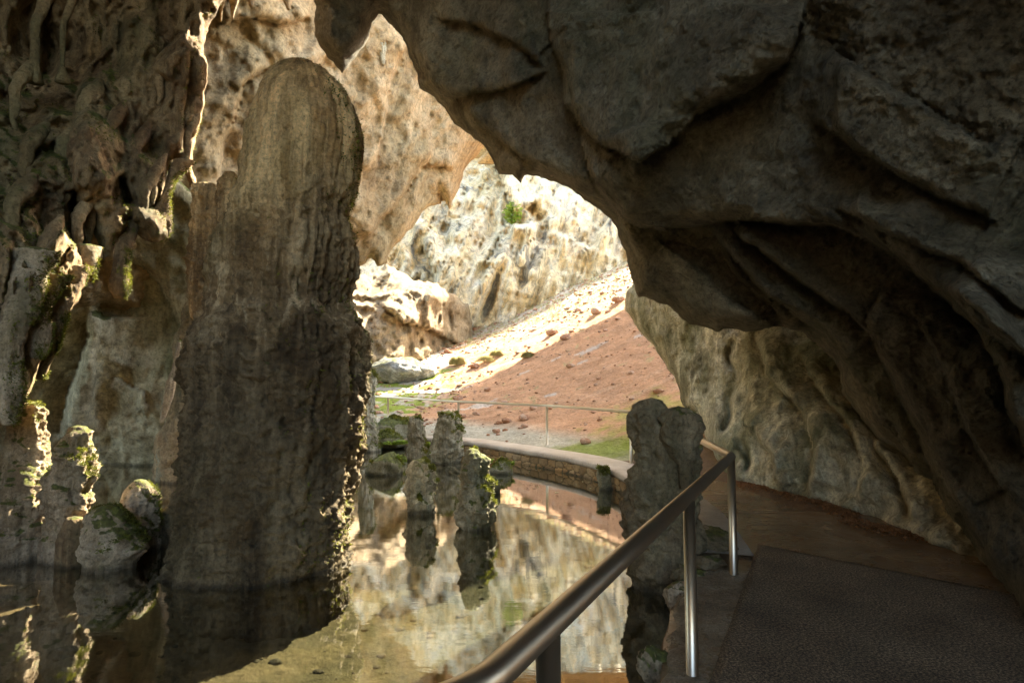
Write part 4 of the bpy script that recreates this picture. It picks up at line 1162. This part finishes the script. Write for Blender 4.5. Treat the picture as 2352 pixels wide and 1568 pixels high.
for row, z0 in enumerate(np.arange(-0.6, 0.32, 0.15)):
    x = rsv.uniform(0, .2)
    while x < arc[-1] + 0.3:
        pts_.append((x, z0 + rsv.uniform(-.035, .035)))
        x += rsv.uniform(0.17, 0.36)
pts_ = np.array(pts_)
au, zu = Au.ravel(), Zu.ravel()
F1 = np.full(au.shape, 9.0); F2 = F1.copy(); ID = np.zeros(au.shape, int)
wu = 0.02 * pn(np.stack([au * 6, zu * 6, 0 * au], -1)); wz = 0.02 * pn(np.stack([au * 6, zu * 6, 0 * au + 9], -1))
for k, (a0, z0) in enumerate(pts_):
    m = np.abs(au - a0) < 0.6
    d = np.hypot((au[m] + wu[m] - a0) * 0.62, zu[m] + wz[m] - z0)
    f1, f2 = F1[m], F2[m]
    nf2 = np.where(d < f1, f1, np.minimum(f2, d))
    ID[m] = np.where(d < f1, k, ID[m])
    F1[m] = np.minimum(f1, d); F2[m] = nf2
ed = np.clip((F2 - F1) / 0.035, 0, 1)
bul = 0.045 * np.sqrt(ed) + 0.012 * fbm(np.stack([au * 9, zu * 9, 0 * au], -1), 3)
ci = np.tile(cur, (len(zz), 1)); ni = np.tile(Nn, (len(zz), 1))
Vw = np.concatenate([ci - ni * bul[:, None], zu[:, None]], 1)
scol = np.random.RandomState(4).uniform(0.7, 1.25, (len(pts_), 1)) * np.array([(0.40, 0.25, 0.12)]) + np.random.RandomState(6).uniform(-.02, .05, (len(pts_), 1)) * np.array([[0.5, 1, 1]])
cc = np.where(ed[:, None] > 0.35, scol[ID], np.array([0.13, 0.09, 0.05]))
wet = np.clip((0.07 - zu) / 0.07, 0, 1)[:, None] * 0.45
cc = cc * (1 - wet)
I = np.arange(len(au)).reshape(Au.shape)
q = np.stack([I[:-1, :-1], I[:-1, 1:], I[1:, 1:], I[1:, :-1]], -1).reshape(-1, 4)
mesh_ob('stone_face', Vw, [q[:, ::-1]], M_mason, parent=rwall, colors=np.clip(cc, 0, 1))
# coping slab: rounded section swept along the wall
sec = [(-0.075, 0.24), (-0.085, 0.27), (-0.08, 0.32), (-0.055, 0.345), (0.05, 0.35), (0.60, 0.345), (0.62, 0.30), (0.62, 0.1), (0.0, 0.1), (0.0, 0.24)]
Vc = []
for (o_, z0) in sec:
    nzz = 0.012 * pn(np.stack([arc * 2.3, arc * 0 + z0 * 9, arc * 0 + o_], -1))
    Vc.append(np.concatenate([cur + Nn * (o_ + nzz)[:, None], np.full((len(cur), 1), z0) + 0.5 * nzz[:, None]], 1))
Vc = np.vstack(Vc)
m_ = len(cur); ns = len(sec)
I = np.arange(m_ * ns).reshape(ns, m_); J = np.roll(I, -1, 0)
q = np.stack([I[:, :-1], I[:, 1:], J[:, 1:], J[:, :-1]], -1).reshape(-1, 4)
mesh_ob('coping', Vc, [q], M_coping, parent=rwall)

# ------------------------------------------------------------------ path
PE = dense(EDGE[0:7], 0.06)
PN_ = []
left = PE.copy()
T = np.gradient(left, axis=0); T /= np.linalg.norm(T, axis=1)[:, None]
Nl = np.stack([T[:, 1], -T[:, 0]], -1)
left = left + Nl * (0.05 + 0.03 * pn(np.concatenate([left * 3, left[:, :1] * 0], 1)) + 0.02 * pn(np.concatenate([left * 11, left[:, :1] * 0], 1)))[:, None]
us = np.linspace(0, 1, 60)
Wd = np.interp(left[:, 1], [-3, 4, 6.5, 7.2], [9, 6.5, 3.5, 1.6])
PX = left[None, :, 0] + us[:, None] * Wd[None]
PY = np.repeat(left[None, :, 1], 60, 0)
zp = 0.318 + 0.010 * fbm(np.stack([PX.ravel(), PY.ravel(), PX.ravel() * 0], -1) * 1.2, 3) + 0.002 * fbm(np.stack([PX.ravel(), PY.ravel(), PX.ravel() * 0], -1) * 9, 2)
Vp = np.stack([PX.ravel(), PY.ravel(), zp], -1)
n0, m0 = PX.shape
low = Vp[:m0].copy(); low[:, 2] = -0.5; low[:, :2] -= Nl * 0.06
low[:, :2] += 0.03 * np.stack([pn(low * 3), pn(low * 3 + 5)], -1)
Vp = np.vstack([Vp, low])
I = np.arange(n0 * m0).reshape(n0, m0)
q = np.stack([I[:-1, :-1], I[1:, :-1], I[1:, 1:], I[:-1, 1:]], -1).reshape(-1, 4)
lo = np.arange(n0 * m0, n0 * m0 + m0)
q2 = np.stack([I[0, :-1], I[0, 1:], lo[1:], lo[:-1]], -1)
tag(mesh_ob('path', Vp, [q, q2], M_path, origin=(2, 3, 0)), kind='structure')
# rear end of the path in the gap between stalagmite and wall
V = np.array([(1.9, 7.1, .322), (3.6, 7.1, .322), (3.3, 9.5, .322), (3.0, 11.0, .322), (2.0, 11.0, .322), (2.05, 9.0, .322)])
V2 = V.copy(); V2[:, 2] = 0.1
nV = len(V)
tag(mesh_ob('path', np.vstack([V, V2]), [np.arange(nV)[None, :], np.array([[k, k + nV, (k + 1) % nV + nV, (k + 1) % nV] for k in range(nV)])], M_path, smooth=False), kind='structure')
# rough grainy slab laid over the near part of the path
def gp(px, py, z=0.345):
    Y = np.arange(0.3, 12, 0.005)
    P = at(px, py, Y)
    return P[np.argmin(np.abs(P[:, 2] - z))]
c1, c2 = gp(1742, 1250), gp(1630, 1568)
d_ = (c2 - c1) / np.linalg.norm(c2 - c1)
e1 = gp(2020, 1305); f_ = (e1 - c1) / np.linalg.norm(e1 - c1)
A_ = c1; B_ = c1 + d_ * 5.5; D_ = c1 + f_ * 4.5; Cc = D_ + d_ * 5.5
n = 70
uu = np.linspace(0, 1, n)
Us, Vs_ = np.meshgrid(uu, uu)
Pg = (1 - Us)[..., None] * ((1 - Vs_)[..., None] * A_ + Vs_[..., None] * B_) + Us[..., None] * ((1 - Vs_)[..., None] * D_ + Vs_[..., None] * Cc)
Pg = Pg.reshape(-1, 3)
ed_ = ((Us == 0) | (Us == 1) | (Vs_ == 0) | (Vs_ == 1)).ravel()
Pg[:, 2] = 0.352 + 0.003 * fbm(Pg * 3, 2)
wj = 0.008
Pg[:, 0] += np.where(ed_, wj * pn(Pg * 9), 0); Pg[:, 1] += np.where(ed_, wj * pn(Pg * 9 + 7), 0)
I = np.arange(n * n).reshape(n, n)
q = np.stack([I[:-1, :-1], I[:-1, 1:], I[1:, 1:], I[1:, :-1]], -1).reshape(-1, 4)
ring = np.concatenate([I[0, :], I[1:, -1], I[-1, -2::-1], I[-2:0:-1, 0]])
Lw = Pg[ring].copy(); Lw[:, 2] = 0.28
k0 = len(Pg)
rr_ = np.arange(len(ring)); r2 = np.roll(rr_, -1)
q3 = np.stack([ring, k0 + rr_, k0 + r2, ring[r2]], -1)
tag(mesh_ob('pavement', np.vstack([Pg, Lw]), [q, q3], M_rough), kind='structure')
# rough concrete strip between the slab and the water
ys_s = np.linspace(1.9, 4.9, 120)
lx = np.interp(ys_s, left[:, 1], left[:, 0]) + 0.02 + 0.05 * pn(np.stack([ys_s * 4, ys_s * 0, ys_s * 0], -1)) + 0.02 * pn(np.stack([ys_s * 17, ys_s * 0, ys_s * 0], -1))
rx = A_[0] + d_[0] / d_[1] * (ys_s - A_[1]) - 0.004
ok = rx > lx + 0.02
lx, rx, ys_s = lx[ok], rx[ok], ys_s[ok]
us = np.linspace(0, 1, 30)
SX = lx[None] + us[:, None] * (rx - lx)[None]; SY = np.repeat(ys_s[None], 30, 0)
pz = np.stack([SX.ravel(), SY.ravel(), 0 * SX.ravel()], -1)
SZ = 0.340 + 0.006 * fbm(pz * 5, 3) - 0.03 * np.exp(-np.repeat(us, len(ys_s)) / 0.06)
I = np.arange(SX.size).reshape(SX.shape)
q = np.stack([I[:-1, :-1], I[1:, :-1], I[1:, 1:], I[:-1, 1:]], -1).reshape(-1, 4)
tag(mesh_ob('pavement', np.stack([SX.ravel(), SY.ravel(), SZ], -1), [q], M_strip), kind='structure')

# ------------------------------------------------------------------ handrails
def post(p, top, r, parent):
    V, F = tube_geo([(p[0], p[1], p[2] - 0.05), (p[0], p[1], (p[2] + top) / 2), (p[0], p[1], top)], r, 24)
    return mesh_ob('post', V, F, M_steel, parent=parent)
hr = empty('handrail', (1.0, 3.2, 0.3))
tag(hr, 'near steel handrail running diagonally over the pool beside the path', 'railing')
p0, p1, p2 = (0.095, 1.545), (0.985, 3.22), (1.84, 4.83)
dirn = np.array([p2[0] - p0[0], p2[1] - p0[1]]); dirn /= np.linalg.norm(dirn)
ZR = 1.295
s0 = np.array(p0) - dirn * 0.40
main = round_path([(s0[0] - 0.30, s0[1] - 0.12, 0.3), (s0[0] - 0.30, s0[1] - 0.12, ZR), (s0[0], s0[1], ZR), (p2[0], p2[1], ZR)], 0.12, 12)
V, F = tube_geo(main, 0.037, 32)
rail = mesh_ob('rail', V, F, M_steel, parent=hr)
back = [(p2[0], p2[1], ZR), (2.04, 6.3, ZR), (2.2, 7.9, ZR + 0.01)]
V, F = tube_geo(round_path(back, 0.15, 6), 0.036, 28)
mesh_ob('rail', V, F, M_steel, parent=hr)
for (x, y) in (p0, p1, (p2[0] - 0.01, p2[1] - 0.02), (2.2, 7.85)):
    post((x, y, 0.30), ZR - 0.022, 0.033, hr)
fr_ = empty('handrail', (0, 14.5, 0.33))
tag(fr_, 'far thin steel railing along the curved stone wall below the red slope', 'railing')
FP = [(2.28, 11.0, .34), (.86, 14.1, .34), (-1.5, 16.05, .40), (-3.9, 18.0, .50), (-5.6, 19.6, .8)]
FT = [1.32, 1.30, 1.32, 1.385, 1.40]
line = [(x, y, zt) for (x, y, _), zt in zip(FP, FT)]
V, F = tube_geo(round_path(line, 0.4, 6), 0.032, 20)
mesh_ob('rail', V, F, M_steel, parent=fr_)
for (x, y, z), zt in zip(FP, FT):
    post((x, y, z - 0.1), zt - 0.02, 0.031, fr_)

# ------------------------------------------------------------------ stones and litter on the path edge
PG = 'rough stones at the path edge'
for k, (px, py, Y, s, lab) in enumerate([(1553, 1365, 4.55, (0.09, 0.09, 0.10), 'knobbly rock left of the near post, above the water'), (1505, 1530, 3.45, (0.10, 0.10, 0.09), 'jagged lump of rock jutting into the water at the bottom edge'),
                                        (1590, 1330, 4.85, (0.13, 0.12, 0.10), 'brown rock at the foot of the double-headed stalagmite'), (1640, 1240, 5.6, (0.20, 0.2, 0.10), 'low dark broken rock between the stalagmite and the second post'),
                                        (1625, 1290, 5.1, (0.13, 0.12, 0.07), 'wet broken rock just left of the second post foot')]):
    c = at(px, py, Y)
    blob('rock', tuple(c), s, M_stalg if k > 1 else M_stalw, lab, 'rock', PG, seed=400 + k, amp=0.35, n=30, fr=1.5, fine=0.12)

# leaf litter and crumbs along the wall foot
r_ = np.random.RandomState(8)
foot = np.array([gp(1695, 1108, .33), gp(1800, 1130, .33), gp(1950, 1178, .33), (3.9, 6.6, .33), (4.2, 5.9, .33)])[:, :2]
fl = dense(foot, 0.02)
n = 5000
i = r_.randint(0, len(fl), n)
off = -np.abs(r_.normal(size=n)) * 0.14 + 0.08
P = np.stack([fl[i, 0] + off * 0.9 + r_.normal(size=n) * .03, fl[i, 1] + off * 0.8, np.full(n, 0.33)], -1)
P[:, 2] += r_.uniform(0.0, 0.025, n)
s = r_.uniform(0.008, 0.028, n)[:, None]
d1 = r_.normal(size=(n, 3)) * np.array([1, 1, .35]); d1 /= np.linalg.norm(d1, axis=1)[:, None]
d2 = np.cross(d1, r_.normal(size=(n, 3)) * np.array([.3, .3, 1])); d2 /= np.linalg.norm(d2, axis=1)[:, None]
V = np.stack([P - d1 * s, P + d2 * s * .5, P + d1 * s, P - d2 * s * .5], 1).reshape(-1, 3)
tag(mesh_ob('leaf_litter', V, [np.arange(4 * n).reshape(-1, 4)], M_litter, smooth=False, origin=(3.4, 7, .3)), kind='stuff')

# a few leaves and specks floating near the wall
r_ = np.random.RandomState(19)
n = 90
ii = r_.randint(0, len(cur), n)
off = r_.uniform(0.1, 1.3, n)
P = np.concatenate([cur[ii] - Nn[ii] * off[:, None], np.full((n, 1), 0.004)], 1)
P = P[(P[:, 1] > 9.5)]
n = len(P)
an = r_.uniform(0, 6.28, n); sz = r_.uniform(0.012, 0.04, n)[:, None]
d1 = np.stack([np.cos(an), np.sin(an), 0 * an], -1); d2 = np.stack([-np.sin(an), np.cos(an), 0 * an], -1)
V = np.stack([P - d1 * sz, P + d2 * sz * .45, P + d1 * sz, P - d2 * sz * .45], 1).reshape(-1, 3)
V[:, 2] += r_.uniform(0, 0.004, len(V))
tag(mesh_ob('floating_leaves', V, [np.arange(4 * n).reshape(-1, 4)], M_grass, smooth=False, origin=(0, 12, 0)), kind='stuff')
